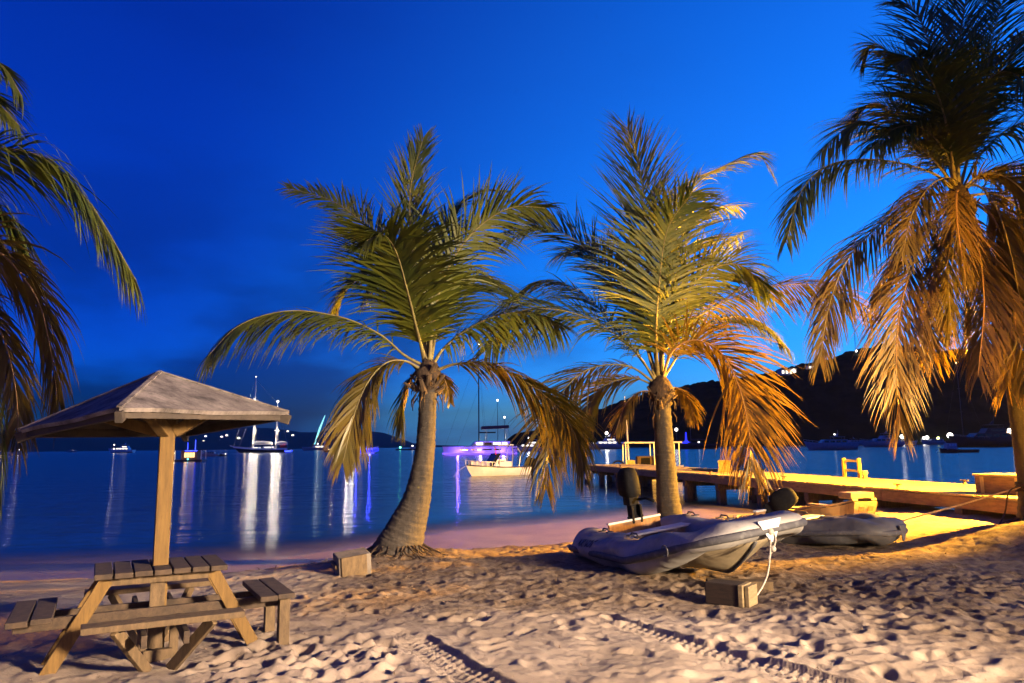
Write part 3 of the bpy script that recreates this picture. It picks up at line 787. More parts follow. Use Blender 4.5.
# ---- right palm: big crown lit orange, trunk leaning out of the frame
Y4 = 12.6
b4 = at(1040, 560, Y4); b4.z = ground_z(b4.x, b4.y) - 0.08
def t4(px, py, r): return (at(px, py, Y4), r)
TR4 = [(b4, 0.36), t4(1036, 530, 0.28), t4(1033, 490, 0.21), t4(1023, 430, 0.17), t4(1010, 350, 0.155), t4(986, 270, 0.15), t4(962, 212, 0.15)]
F4 = [
    dict(p=[(956, 190), (928, 154), (890, 131), (856, 122), (820, 153)], d=-0.4, twist=35, llen=0.8, droop=1.0, spread=48),
    dict(p=[(954, 190), (930, 172), (880, 160), (832, 164), (802, 190), (786, 242)], d=-0.7, twist=35, llen=0.8, droop=1.05),
    dict(p=[(956, 190), (948, 132), (934, 85), (914, 58), (896, 66)], d=-1.5, llen=0.95, droop=0.7, spread=55, n=70, wid=0.044),
    dict(p=[(957, 188), (956, 120), (958, 60), (966, 0), (978, -50)], d=0.8, llen=1.0, droop=0.35, spread=40, n=70),
    dict(p=[(955, 188), (936, 120), (906, 70), (876, 44), (862, 60)], d=0.8, llen=0.8, droop=0.7),
    dict(p=[(960, 188), (976, 130), (998, 75), (1028, 34), (1070, 20)], d=0.3, llen=0.95, droop=0.5, n=66),
    dict(p=[(962, 190), (984, 150), (1020, 124), (1066, 126), (1100, 160)], d=-0.5, llen=0.9, droop=0.9),
    dict(p=[(954, 194), (918, 198), (880, 224), (846, 262), (828, 310), (820, 362)], d=0.0, twist=60, llen=0.8, droop=1.1, kind='gold', wid=0.032),
    dict(p=[(955, 198), (934, 222), (914, 262), (900, 310), (896, 365), (900, 428)], d=-0.5, twist=80, llen=0.95, droop=0.8, kind='dry', n=88, spread=44, wid=0.030, gap=0.08),
    dict(p=[(956, 200), (944, 230), (936, 275), (932, 320), (934, 360)], d=0.4, twist=70, llen=0.75, droop=0.8, kind='dry', n=60),
    dict(p=[(959, 202), (964, 235), (966, 285), (964, 340)], d=0.5, twist=80, llen=0.8, droop=0.9, kind='gold', n=50),
    dict(p=[(964, 198), (990, 216), (1008, 260), (1014, 320), (1008, 385)], d=-0.6, twist=75, llen=0.95, droop=0.8, kind='dry', n=84, wid=0.030, gap=0.08),
    dict(p=[(961, 200), (976, 236), (984, 300), (978, 376)], d=-0.9, twist=75, llen=0.8, droop=0.8, kind='dry', n=70, wid=0.03, gap=0.06),
    dict(p=[(966, 198), (1000, 224), (1024, 290), (1030, 380)], d=-1.0, twist=70, llen=0.9, droop=0.9, kind='gold', n=70, wid=0.03, gap=0.06),
    dict(p=[(964, 196), (1000, 196), (1036, 228), (1056, 280), (1062, 340)], d=0.2, twist=60, llen=0.95, droop=0.95, kind='gold', n=66),
    dict(p=[(962, 192), (996, 168), (1040, 172), (1084, 210)], d=0.7, llen=0.8, droop=0.9),
    dict(p=[(958, 188), (962, 130), (984, 84), (1010, 72), (1030, 96)], d=-1.4, llen=0.95, droop=0.75, n=64),
    dict(p=[(957, 188), (950, 140), (938, 100), (918, 90), (896, 112)], d=1.0, llen=0.85, droop=0.8),
    dict(p=[(957, 190), (944, 150), (922, 128), (896, 128), (872, 148)], d=-0.8, llen=0.85, droop=0.8, twist=30),
    dict(p=[(959, 188), (974, 140), (986, 96), (992, 40), (1006, -10)], d=0.9, llen=1.0, droop=0.5),
    dict(p=[(957, 188), (946, 120), (934, 60), (916, 12), (896, 0)], d=0.6, llen=0.9, droop=0.5, twist=40),
    dict(p=[(958, 202), (950, 236), (948, 280), (952, 330)], d=-0.4, twist=75, llen=0.75, droop=0.8, kind='gold', n=60, wid=0.03),
    dict(p=[(961, 198), (984, 206), (1002, 236), (1012, 280), (1016, 330)], d=-0.9, twist=60, llen=0.8, droop=0.9, kind='dry', n=66, wid=0.03),
    dict(p=[(960, 194), (978, 176), (1004, 176), (1030, 200), (1044, 240)], d=-0.9, twist=30, llen=0.85, droop=0.9, kind='gold'),
    dict(p=[(958, 188), (948, 178), (930, 186), (912, 214), (902, 256)], d=-0.8, twist=50, llen=0.7, droop=0.9, kind='gold', n=60, wid=0.03),
    dict(p=[(958, 190), (956, 196), (958, 232), (966, 280)], d=-1.0, twist=80, llen=0.7, droop=0.8, kind='dry', n=60, wid=0.03),
    dict(p=[(960, 188), (978, 186), (996, 206), (1010, 250), (1022, 310)], d=-0.9, twist=60, llen=0.75, droop=0.9, kind='gold', n=60, wid=0.03),
    dict(p=[(957, 200), (940, 212), (900, 250), (872, 300)], d=0.9, llen=0.7, droop=1.0, kind='gold'),
    dict(p=[(956, 190), (930, 150), (895, 112), (870, 104), (850, 124)], d=0.5, llen=0.75, droop=0.8),
]
palm('tall coconut palm with dense orange lit crown leaning in at the right edge', (958, 192), Y4, TR4, F4, fibre_r=0.17, nuts=0, boots=16, roots=(40, 0.7))

# ---- left palm: trunk out of frame, three fronds hang in
Y3 = 6.6
b3 = at(-330, 640, Y3); b3.z = ground_z(b3.x, b3.y) - 0.05
TR3 = [(b3, 0.27), (at(-318, 560, Y3), 0.19), (at(-270, 420, Y3), 0.15), (at(-200, 300, Y3), 0.135), (at(-160, 240, Y3), 0.13)]
F3 = [
    dict(p=[(-158, 228), (-100, 176), (-50, 152), (0, 148), (46, 160), (91, 205), (136, 280)], d=0.2, llen=0.78, droop=1.1, n=80, kind='leaf', wid=0.03),
    dict(p=[(-156, 232), (-100, 222), (-40, 232), (0, 252), (36, 296), (50, 345), (58, 400)], d=-0.2, twist=60, llen=0.72, n=80, droop=0.9, kind='dry', wid=0.03),
    dict(p=[(-160, 224), (-130, 130), (-90, 70), (-40, 50), (0, 64), (22, 96)], d=0.3, llen=0.5, droop=0.9),
    dict(p=[(-156, 236), (-100, 260), (-50, 310), (-16, 370), (2, 430), (0, 505)], d=-0.6, twist=60, llen=0.45, droop=0.9, kind='leaf', wid=0.03),
    dict(p=[(-156, 230), (-100, 190), (-40, 186), (4, 214), (34, 268), (44, 330)], d=0.4, llen=0.6, droop=1.0, n=76, wid=0.03, twist=30),
    dict(p=[(-156, 236), (-100, 250), (-40, 280), (0, 330), (16, 390), (18, 450)], d=0.3, llen=0.55, droop=0.9, n=70, kind='dry', wid=0.03, twist=60),
    dict(p=[(-158, 228), (-120, 150), (-70, 100), (-20, 90), (18, 124)], d=0.5, llen=0.55, droop=0.9, n=70, wid=0.03),
    dict(p=[(-158, 230), (-130, 200), (-90, 190), (-40, 205), (0, 240), (20, 300)], d=0.6, llen=0.5, droop=1.1, kind='dry', wid=0.03),
]
palm('coconut palm at the left edge, only a few of its fronds hanging in', (-158, 230), Y3, TR3, F3, fibre_r=0.15, boots=8)

# ================================================================== picnic table with four benches, and its parasol
def wood(name, c1, c2, rough=0.8, grain=(1, 1, 1), sc=5):
    """weathered timber, grain stretched along one axis"""
    m, N_, L_ = new_mat(name)
    global N, L, tc
    N, L = N_, L_
    o = N.new('ShaderNodeOutputMaterial'); p = N.new('ShaderNodeBsdfPrincipled'); L.new(p.outputs[0], o.inputs[0])
    tc = N.new('ShaderNodeTexCoord')
    mp = N.new('ShaderNodeMapping'); mp.inputs['Scale'].default_value = grain; L.new(tc.outputs['Object'], mp.inputs[0])
    a = noise_node(sc, 6, 0.65, mp.outputs[0]); b = noise_node(sc * 7, 4, 0.7, mp.outputs[0]); k = noise_node(1.3, 3, 0.5)
    c = mixn(rng_node(a, 0.35, 0.66), (*c1, 1), (*c2, 1))
    c = mixn(rng_node(b, 0.55, 0.72, 0, 0.6), c, (c2[0] * 0.45, c2[1] * 0.42, c2[2] * 0.4, 1))
    c = mixn(rng_node(k, 0.45, 0.7, 0, 0.4), c, (c2[0] * 0.7, c2[1] * 0.7, c2[2] * 0.72, 1))
    L.new(c, p.inputs['Base Color']); p.inputs['Roughness'].default_value = rough; p.inputs['Specular IOR Level'].default_value = 0.3
    bp = N.new('ShaderNodeBump'); bp.inputs['Strength'].default_value = 0.5; bp.inputs['Distance'].default_value = 0.006
    L.new(b, bp.inputs['Height']); L.new(bp.outputs[0], p.inputs['Normal'])
    return m
M_tw = wood('table_wood', (0.075, 0.05, 0.028), (0.032, 0.023, 0.015), grain=(3, 3, 3))
M_twl = wood('pale_table_wood', (0.135, 0.092, 0.044), (0.068, 0.046, 0.023), grain=(4, 4, 1.2))
M_post = wood('post_wood', (0.16, 0.095, 0.025), (0.095, 0.055, 0.015), grain=(7, 7, 0.7))
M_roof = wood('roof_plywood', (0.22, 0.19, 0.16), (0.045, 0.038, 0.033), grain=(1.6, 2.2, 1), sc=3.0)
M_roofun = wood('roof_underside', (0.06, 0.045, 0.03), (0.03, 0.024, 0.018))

ANG = math.atan2(0.485, 0.875)
TC = ground(155, 664, SAND - 0.02)
TC.x += 0.0
TZ = ground_z(TC.x, TC.y) - 0.03
TO = Vector((TC.x, TC.y, TZ))
tb = thing('picnic_table', 'weathered wooden picnic table with a bench on each side, standing on the sand', 'picnic table', TO, ANG)
tb.scale = (0.94, 0.94, 0.985)
HT = 0.755
# top: seven planks running front to back
a_, b_ = 0.50, 0.36
w7 = 2 * a_ / 7
for i in range(7):
    mb = MB(); x = -a_ + w7 * (i + 0.5)
    mb.box((x, random.uniform(-.012, .012), HT - 0.02 + random.uniform(-.003, .003)), (w7 - 0.012, 2 * b_, 0.042))
    if i == 3:
        mb = MB(); mb.box((x, -b_ / 2 - 0.04, HT - 0.02), (w7 - 0.012, b_ - 0.08, 0.042)); mb.box((x, b_ / 2 + 0.04, HT - 0.02), (w7 - 0.012, b_ - 0.08, 0.042))
    mb.build('top_plank', M_tw, tb, bevel=0.006)
mb = MB()
for y in (-b_ + 0.17, b_ - 0.17): mb.box((0, y, HT - 0.078), (2 * a_ - 0.08, 0.04, 0.072))
mb.build('top_batten', M_twl, tb, bevel=0.005)
# slanted legs and the long cross beams that carry the side benches
for sx in (-1, 1):
    for sy in (-1, 1):
        mb = MB(); mb.beam((sx * 0.40, sy * 0.19, HT - 0.06), (sx * 0.80, sy * 0.19, 0.0), 0.042, 0.10, up=(1, 0, 0.4))
        mb.build('leg', M_post, tb, bevel=0.005)
for sy in (-1, 1):
    mb = MB(); mb.box((0, sy * 0.147, 0.40), (2.04, 0.042, 0.09)); mb.build('cross_beam', M_tw, tb, bevel=0.005)
for sx in (-1, 1):
    mb = MB(); mb.box((sx * 0.145, 0, 0.337), (0.042, 1.75, 0.09)); mb.build('cross_beam', M_tw, tb, bevel=0.005)
# side benches of two planks, front and back benches of one
for sx in (-1, 1):
    for k in (-1, 1):
        mb = MB(); mb.box((sx * 0.90 + k * 0.077, 0.02 * k, 0.472), (0.142, 0.92, 0.042)); mb.build('seat_plank', M_tw, tb, bevel=0.006)
    if sx < 0: continue
    mb = MB(); mb.box((sx * 0.985, -0.30, 0.22), (0.09, 0.09, 0.46)); mb.build('leg', M_twl, tb, bevel=0.005)
    mb = MB(); mb.box((sx * 0.985, 0.30, 0.22), (0.09, 0.09, 0.46)); mb.build('leg', M_twl, tb, bevel=0.005)
for sy in (-1, 1):
    mb = MB(); mb.box((0.0, sy * 0.80, 0.455), (1.12, 0.19, 0.045)); mb.build('seat_plank', M_twl, tb, bevel=0.006)
    mb = MB()
    for sx in (-1, 1): mb.beam((sx * 0.34, sy * 0.80, 0.43), (sx * 0.08, sy * 0.42, 0.02), 0.042, 0.085)
    mb.build('bench_brace', M_twl, tb, bevel=0.004)
mb = MB(); mb.box((-0.02, -0.115, 0.38), (0.115, 0.035, 0.66)); mb.build('post_board', M_twl, tb, bevel=0.004)
mb = MB()
for x in (-0.12, 0.12): mb.box((x, -0.16, 0.20), (0.07, 0.05, 0.36))
mb.box((0.0, -0.19, 0.045), (0.22, 0.07, 0.17))
mb.build('foot_block', M_twl, tb, bevel=0.004)

pr = thing('wooden_parasol', 'square wooden sunshade with grey plywood pyramid roof on a post through the picnic table', 'parasol', TO)
mb = MB(); Mr = Matrix.Rotation(ANG, 4, 'Z')
hp_ = at(160, 380, TO.y).z - TO.z - 0.03; mb.box((0, 0, hp_ / 2), (0.112, 0.112, hp_)); mb.v = [tuple(Mr @ Vector(v)) for v in mb.v]
mb.build('post', M_post, pr, bevel=0.006)
# roof corners (front, right, back, left) found from the photograph's proportions: half diagonal about 1 m, sagging to the left
cen = Vector((TO.x, TO.y, 0))
FC, RC, LC = at(119, 410, TO.y - 0.98), at(289, 414, TO.y + 0.18), at(19, 432, TO.y - 0.16)
BC = RC + LC - FC
AP = at(160, 374, TO.y)
cs = [v - TO for v in (FC, RC, BC, LC)]; ap = AP - TO
mb = MB(); under = []
for i in range(4):
    j = (i + 1) % 4
    mm = MB(); n_ = ((cs[j] - cs[i]).cross(ap - cs[i])).normalized()
    if n_.z < 0: n_ = -n_
    th = n_ * 0.016
    # panel with a little thickness, subdivided so that the eave can wave slightly
    rows_t, rows_b = [], []
    K = 8
    for q in range(K + 1):
        t = q / K; row = []
        for s_ in range(13):
            u = s_ / 12
            e = cs[i].lerp(cs[j], u); p_ = e.lerp(ap, t * 0.992) + n_ * (0.006 * math.sin(u * 9 + i * 2) * (1 - t) ** 2)
            row.append(p_)
        rows_t.append([p_ + th for p_ in row]); rows_b.append([p_ - th for p_ in row])
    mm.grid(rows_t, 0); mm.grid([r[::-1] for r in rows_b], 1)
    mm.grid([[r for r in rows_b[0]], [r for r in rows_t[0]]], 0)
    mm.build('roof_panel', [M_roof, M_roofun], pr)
mm = MB()
for i in range(4):
    mm.beam(cs[i] + (ap - cs[i]) * -0.01 - Vector((0, 0, .05)), ap - Vector((0, 0, .06)), 0.05, 0.08)
    j = (i + 1) % 4; c_in = 0.93
    e0 = cs[i] * c_in + ap * (1 - c_in) - Vector((0, 0, .045)); e1 = cs[j] * c_in + ap * (1 - c_in) - Vector((0, 0, .045))
    mm.beam(e0, e1, 0.045, 0.07)
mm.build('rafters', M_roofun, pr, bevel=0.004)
for i in range(4):
    d = Vector((cs[i].x, cs[i].y, 0)).normalized()
    mm = MB(); top_ = cs[i].lerp(ap, 0.50) - Vector((0, 0, 0.085))
    mm.beam(d * 0.055 + Vector((0, 0, 1.80)), top_, 0.09, 0.09); mm.build('brace', M_post, pr, bevel=0.005)
mm = MB()
for i in range(4): mm.beam(cs[i] + Vector((0, 0, 0.022)), ap + Vector((0, 0, 0.022)), 0.035, 0.014)
mm.build('hip_strip', M_roof, pr)

# ================================================================== concrete and timber blocks on the sand
M_conc = principled('concrete_block_grey', (0.14, 0.12, 0.095), 0.95, noise=(9, (0.085, 0.072, 0.058), 0.4, 0.62), bump=(40, 0.6, 0.01))
q = ground(352, 574, SAND + 0.05)
bo = thing('timber_block', 'grey weathered block lying tilted on dirt at the foot of the leaning palm', 'block', (q.x, q.y, ground_z(q.x, q.y) - 0.02), R(-62))
mb = MB(); rx = (R(6), R(8), 0)
mb.box((0, 0, 0.15), (0.30, 0.42, 0.29), rx); mb.build('block_body', M_conc, bo, bevel=0.015)
mb = MB(); mb.box((0.165, -0.02, 0.145), (0.035, 0.33, 0.26), rx); mb.box((-0.02, -0.225, 0.15), (0.22, 0.035, 0.05), rx); mb.build('facing_board', M_twl, bo, bevel=0.006)

q = ground(728, 606, SAND)
BLK = Vector((q.x, q.y, ground_z(q.x, q.y) - 0.015))
bo = thing('wood_block', 'dark timber block with a pale sawn end under the bow of the light grey dinghy', 'block', BLK, R(-38))
mb = MB(); mb.box((-0.04, 0.06, 0.10), (0.36, 0.25, 0.22)); mb.build('block_body', wood('dark_timber', (0.030, 0.017, 0.010), (0.014, 0.009, 0.006), grain=(1, 6, 6)), bo, bevel=0.012)
M_end = wood('sawn_end', (0.22, 0.165, 0.08), (0.13, 0.096, 0.048), grain=(1, 1, 6))
mb = MB(); mb.box((0.165, 0.055, 0.105), (0.05, 0.26, 0.215)); mb.box((0.222, 0.075, 0.10), (0.045, 0.24, 0.205)); mb.build('end_board', M_end, bo, bevel=0.006)

q = ground(752, 592, SAND)
po = thing('plank', 'pale plank half buried in sand under the bow of the light grey dinghy', 'plank', (q.x, q.y, ground_z(q.x, q.y) - 0.03), R(-8))
mb = MB(); mb.box((-0.12, 0.12, 0.04), (0.72, 0.20, 0.13), (0, 0, 0)); mb.build('plank_body', M_twl, po, bevel=0.01)

# ================================================================== inflatable dinghies
def fabric(name, base, dark, rough=0.62):
    m, N_, L_ = new_mat(name)
    global N, L, tc
    N, L = N_, L_
    o = N.new('ShaderNodeOutputMaterial'); p = N.new('ShaderNodeBsdfPrincipled'); L.new(p.outputs[0], o.inputs[0])
    tc = N.new('ShaderNodeTexCoord')
    a = noise_node(2.2, 5, 0.6); b = noise_node(18, 4, 0.65)
    c = mixn(rng_node(a, 0.38, 0.66), (*base, 1), (*dark, 1))
    c = mixn(rng_node(b, 0.58, 0.74, 0, 0.45), c, (base[0] * 0.5, base[1] * 0.47, base[2] * 0.42, 1))
    L.new(c, p.inputs['Base Color']); p.inputs['Roughness'].default_value = rough; p.inputs['Specular IOR Level'].default_value = 0.35
    b1 = N.new('ShaderNodeBump'); b1.inputs['Strength'].default_value = 0.5; b1.inputs['Distance'].default_value = 0.025
    mp = N.new('ShaderNodeMapping'); mp.inputs['Scale'].default_value = (2.2, 1, 1); L.new(tc.outputs['Object'], mp.inputs[0])
    w = noise_node(3.4, 3, 0.5, mp.outputs[0]); L.new(w, b1.inputs['Height']); L.new(b1.outputs[0], p.inputs['Normal'])
    return m
M_hyp = fabric('dinghy_fabric', (0.27, 0.26, 0.24), (0.17, 0.163, 0.152))
M_hypd = fabric('dark_dinghy_fabric', (0.085, 0.083, 0.085), (0.05, 0.049, 0.05))
M_strake = principled('rubbing_strake', (0.05, 0.05, 0.055), 0.7, noise=(12, (0.10, 0.10, 0.10), 0.5, 0.7))
M_hull = fabric('dinghy_hull', (0.25, 0.205, 0.13), (0.17, 0.138, 0.085), 0.5)
M_floor = wood('dinghy_floor', (0.30, 0.17, 0.08), (0.18, 0.10, 0.05), grain=(1, 5, 1))
M_white = principled('white_paint', (0.5, 0.49, 0.46), 0.45, noise=(8, (0.36, 0.35, 0.32), 0.5, 0.75))
M_black = principled('black_plastic', (0.008, 0.008, 0.009), 0.7, spec=0.05, noise=(20, (0.016, 0.016, 0.016), 0.5, 0.7))
M_alu = principled('grey_metal', (0.35, 0.35, 0.36), 0.45, metal=0.8)
M_rope = principled('white_rope', (0.4, 0.36, 0.29), 0.9, noise=(60, (0.25, 0.21, 0.16), 0.45, 0.6))
M_ink = principled('black_lettering', (0.02, 0.02, 0.022), 0.6)
M_inkr = principled('red_lettering', (0.5, 0.03, 0.02), 0.6)

def text_mesh(name, body, size, mat, parent, Mx, extrude=0.002):
    cu = bpy.data.curves.new(name, 'FONT'); cu.body = body; cu.size = size; cu.extrude = extrude; cu.align_x = 'CENTER'; cu.align_y = 'CENTER'
    cu.resolution_u = 2; cu.offset = size * 0.012
    to = bpy.data.objects.new(name, cu); COL.objects.link(to)
    dg = bpy.context.evaluated_depsgraph_get(); me = bpy.data.meshes.new_from_object(to.evaluated_get(dg))
    bpy.data.objects.remove(to)
    me.transform(Mx); me.materials.clear(); me.materials.append(mat)
    o = bpy.data.objects.new(name, me); COL.objects.link(o)
    o.parent = parent
    return o

def dinghy_path(Lg, hb, rise, rise0, r, n=64, droop=0.0, k0=0.28, ke=1.9):
    """centre line of the tube, from the starboard stern round the bow to the port stern (x forward, y to port)"""
    pts = []
    Ls = Lg * 0.60
    for i in range(n + 1):
        s = i / n * 2 - 1                    # -1 starboard stern .. 0 bow .. 1 port stern
        a = abs(s); sg = 1 if s > 0 else -1
        if a > 0.45:
            t = (a - 0.45) / 0.55; x = Ls * (1 - t); y = hb * sg
        else:
            t = a / 0.45; th = t * math.pi / 2
            y = hb * sg * (math.sin(th) ** 0.42); x = Ls + (Lg - Ls) * (math.cos(th) ** 0.75)
        k = max(0.0, (x - Lg * k0) / (Lg * (1 - k0)))
        z = r * 0.98 + rise * k ** ke + rise0 - droop * max(0, (x - Lg * 0.8) / (Lg * 0.2)) ** 2
        pts.append(Vector((x, y, z)))
    return pts

def make_dinghy(label, loc, rotz, fab, Lg=2.75, hb=0.56, r=0.215, rise=0.40, sag=1.0, keel_up=0.42, droop=0.0, motor=True, seed=1, letters=True, pitch=0.0, roll=0.0, k0=0.28, ke=1.9, rbow=1.0, kx=0.52, kp=1.8):
    rnd = random.Random(seed)
    t = thing('inflatable_dinghy', label, 'dinghy', loc, rotz, None)
    t.rotation_euler = (roll, pitch, rotz)
    P = dinghy_path(Lg, hb, rise, 0.0, r, 72, droop, k0, ke)
    # stern cones
    e0, e1 = P[0], P[-1]
    pre = [e0 + Vector((-0.42, 0, -0.02)), e0 + Vector((-0.40, 0, -0.02)), e0 + Vector((-0.26, 0, -0.01)), e0 + Vector((-0.12, 0, 0))]
    post = [e1 + Vector((-0.12, 0, 0)), e1 + Vector((-0.26, 0, -0.01)), e1 + Vector((-0.40, 0, -0.02)), e1 + Vector((-0.42, 0, -0.02))]
    C = pre + P + post
    rr = [0.06, 0.10, r * 0.80, r * 0.97] + [r * (1 - (1 - rbow) * float(sstep(Lg * 0.62, Lg * 0.97, p.x))) for p in P] + [r * 0.97, r * 0.80, 0.10, 0.06]
    mb = MB(); SEG = 28
    ns = len(C)
    rows = []
    for i, p in enumerate(C):
        d = (C[min(i + 1, ns - 1)] - C[max(i - 1, 0)]).normalized()
        side = d.cross(Vector((0, 0, 1))).normalized()            # outward (starboard stern start: heading +x, side = -y = outward)
        upv = side.cross(d).normalized()
        row = []
        for k in range(SEG):
            a = 2 * math.pi * k / SEG
            ca, sa = math.cos(a), math.sin(a)
            # half deflated: flattened on top, slumped outwards, with broad dents and creases
            dent = 1.0 + sag * (0.045 * math.sin(i * 0.55 + 2.1 * a + seed) + 0.035 * math.sin(i * 0.23 - 3 * a) - 0.07 * max(0, sa) ** 2 * (0.6 + 0.4 * math.sin(i * 0.4 + seed)))
            fold = -sag * 0.035 * max(0.0, math.cos((i * 0.9 + 4 * a + seed) % 6.28)) ** 8
            rad = rr[i] * (dent + fold)
            row.append(p + side * (ca * rad * (1.0 + 0.07 * sag)) + upv * (sa * rad * (1.0 - 0.07 * sag)))
        rows.append(row)
    mb.grid(rows, close=True)
    mb.add(rows[0], [tuple(range(SEG))[::-1]]); mb.add(rows[-1], [tuple(range(SEG))])
    tube = mb.build('tube', fab, t, smooth=True)
    sub = tube.modifiers.new('sub', 'SUBSURF'); sub.levels = 1; sub.render_levels = 1
    # rubbing strake round the outside, with a lighter piping above
    mb = MB(); Cs = []
    for i in range(2, ns - 2):
        d = (C[i + 1] - C[i - 1]).normalized(); side = d.cross(Vector((0, 0, 1))).normalized(); upv = side.cross(d).normalized()
        Cs.append(C[i] + side * (rr[i] * (1.045 + 0.05 * sag)) - upv * 0.01)
    mb.tube(Cs, 0.026, 8, sq=1.7); tk = mb.build('rubbing_strake', M_strake, tube, smooth=True)
    # seams: glued bands round the tube
    for i in (14, 26, ns - 27, ns - 15):
        mb = MB(); band = []
        for off in (-0.035, 0.035):
            d = (C[i + 1] - C[i - 1]).normalized()
            band.append([p + d * off + (p - C[i]) * 0.012 for p in rows[i]])
        mb.grid(band, close=True); mb.build('seam_band', fab, tube, smooth=True)
    # hull: a shallow V under the tubes, the keel sweeping up to the bow
    rows_h = []
    for i in range(29):
        u = i / 28; x = -0.05 + (Lg - 0.06) * u
        yy = hb if x < Lg * 0.60 else hb * max(0.05, (1 - ((x - Lg * 0.6) / (Lg * 0.4)) ** 2.6)) ** 0.45
        k = max(0.0, (x - Lg * k0) / (Lg * (1 - k0))); zt = r * 0.62 + rise * k ** ke + r * 0.25 * k
        kz = 0.035 + keel_up * max(0.0, (x - Lg * kx) / (Lg * (1 - kx))) ** kp
        row = []
        for s_ in np.linspace(-1, 1, 13):
            a = abs(s_); z = kz + (zt - kz) * a ** 1.15 - 0.03 * math.sin(a * math.pi)
            row.append(Vector((x, yy * s_, z)))
        rows_h.append(row)
    mb = MB(); mb.grid(rows_h); hu = mb.build('hull', M_hull, t, smooth=True)
    so = hu.modifiers.new('thick', 'SOLIDIFY'); so.thickness = 0.012
    mb = MB()
    mb.tube([rw[6] - Vector((0, 0, 0.012)) for rw in rows_h], 0.022, 8); mb.build('keel_strip', M_strake, hu, smooth=True)
    # bow cap under the tube front, where the painter is tied
    mb = MB(); zb = P[len(P) // 2].z
    mb.prism([(-0.16, 0.10), (0.16, 0.10), (0.03, -0.14), (-0.03, -0.14)], 0.02, Matrix.Translation((Lg + r * rbow * (1.05 + 0.08 * sag), 0, zb)) @ Matrix.Rotation(R(90), 4, 'Z')); mb.build('bow_patch', M_white if letters else fab, t, bevel=0.004)
    mb = MB(); mb.box((0.85, 0, 0.20), (1.5, 0.78, 0.02)); mb.build('floor_board', M_floor, t)
    mb = MB(); mb.box((0.10, 0, 0.31), (0.045, 0.86, 0.38)); tb_ = mb.build('transom', M_floor, t, bevel=0.006)
    mb = MB(); mb.box((0.10, 0, 0.512), (0.065, 0.88, 0.03)); mb.build('transom_cap', M_white, tb_, bevel=0.005)
    mb = MB(); mb.box((0.78, 0, 0.42), (0.24, 0.92, 0.028)); mb.build('thwart', M_white, t, bevel=0.006)
    # grab handles and lifeline patches
    for sg in (-1, 1):
        for x in (0.55, 1.35):
            mb = MB(); y = sg * (hb + 0.02)
            mb.tube([(x - .10, y, 2 * r * 0.93), (x - .06, y, 2 * r * .93 + .035), (x + .06, y, 2 * r * .93 + .035), (x + .10, y, 2 * r * .93)], 0.012, 6)
            mb.box((x - .11, y, 2 * r * .925), (.07, .09, .012)); mb.box((x + .11, y, 2 * r * .925), (.07, .09, .012))
            mb.build('grab_handle', M_strake, t)
    return t, P

def make_motor(parent, loc, rot, mark=None):
    """outboard: cowl, swivel bracket, leg, skeg and propeller. z up, x forward"""
    Mx = Matrix.Translation(loc) @ Euler(rot).to_matrix().to_4x4()
    def bld(mb, name, mat, par, **k):
        mb.v = [tuple(Mx @ Vector(v)) for v in mb.v]; return mb.build(name, mat, par, **k)
    # cowl as a lofted rounded box
    rows = []
    for z, sx, sy, ox in ((0.34, .13, .10, 0), (0.36, .17, .125, -.005), (0.46, .185, .135, -.01), (0.60, .175, .13, -.015), (0.70, .15, .115, -.005), (0.755, .105, .085, .0), (0.77, .04, .035, 0)):
        rows.append([Vector((ox + sx * math.copysign(abs(math.cos(a)) ** 0.6, math.cos(a)), sy * math.copysign(abs(math.sin(a)) ** 0.6, math.sin(a)), z)) for a in np.linspace(0, 2 * math.pi, 20, endpoint=False)])
    mb = MB(); mb.grid(rows, close=True); mb.add(rows[0], [tuple(range(20))[::-1]]); mb.add(rows[-1], [tuple(range(20))])
    om = MB(); om.box((0, 0, 0.28), (0.20, 0.16, 0.14)); om.box((0.02, 0, 0.13), (0.12, 0.11, 0.22)); om.box((0.0, 0, -0.12), (0.10, 0.06, 0.40), taper=1.3)
    eng = bld(om, 'outboard_motor', M_black, parent, bevel=0.015)
    bld(mb, 'cowl', M_black, eng, smooth=True)
    mb = MB(); mb.box((0.09, 0.07, 0.10), (0.14, 0.035, 0.26)); mb.box((0.09, -0.07, 0.10), (0.14, 0.035, 0.26)); mb.tube([(0.09, -0.13, 0.05), (0.09, 0.13, 0.05)], 0.02, 8); bld(mb, 'clamp_bracket', M_black, eng, bevel=0.006)
    mb = MB(); mb.tube([(0.12, 0.06, 0.30), (0.30, 0.09, 0.33), (0.48, 0.11, 0.31)], [0.022, 0.018, 0.024], 8); bld(mb, 'tiller', M_black, eng, smooth=True)
    mb = MB(); mb.tube([(-0.16, 0, -0.36), (-0.08, 0, -0.36), (0.06, 0, -0.36), (0.14, 0, -0.36)], [0.03, 0.05, 0.05, 0.015], 10); mb.prism([(-0.08, -0.38), (0.06, -0.38), (0.0, -0.52), (-0.07, -0.52)], 0.015); mb.box((-0.02, 0, -0.26), (0.26, 0.16, 0.015)); bld(mb, 'gearcase', M_black, eng)
    mb = MB()
    for k in range(3):
        a = k * 2.094; mb.box((-0.185, 0.06 * math.cos(a), -0.36 + 0.06 * math.sin(a)), (0.012, 0.11, 0.06), (a, 0.5, 0))
    bld(mb, 'propeller', M_alu, eng)
    if mark:
        mb = MB()
        for nm, pts in mark: pass
    return eng, Mx

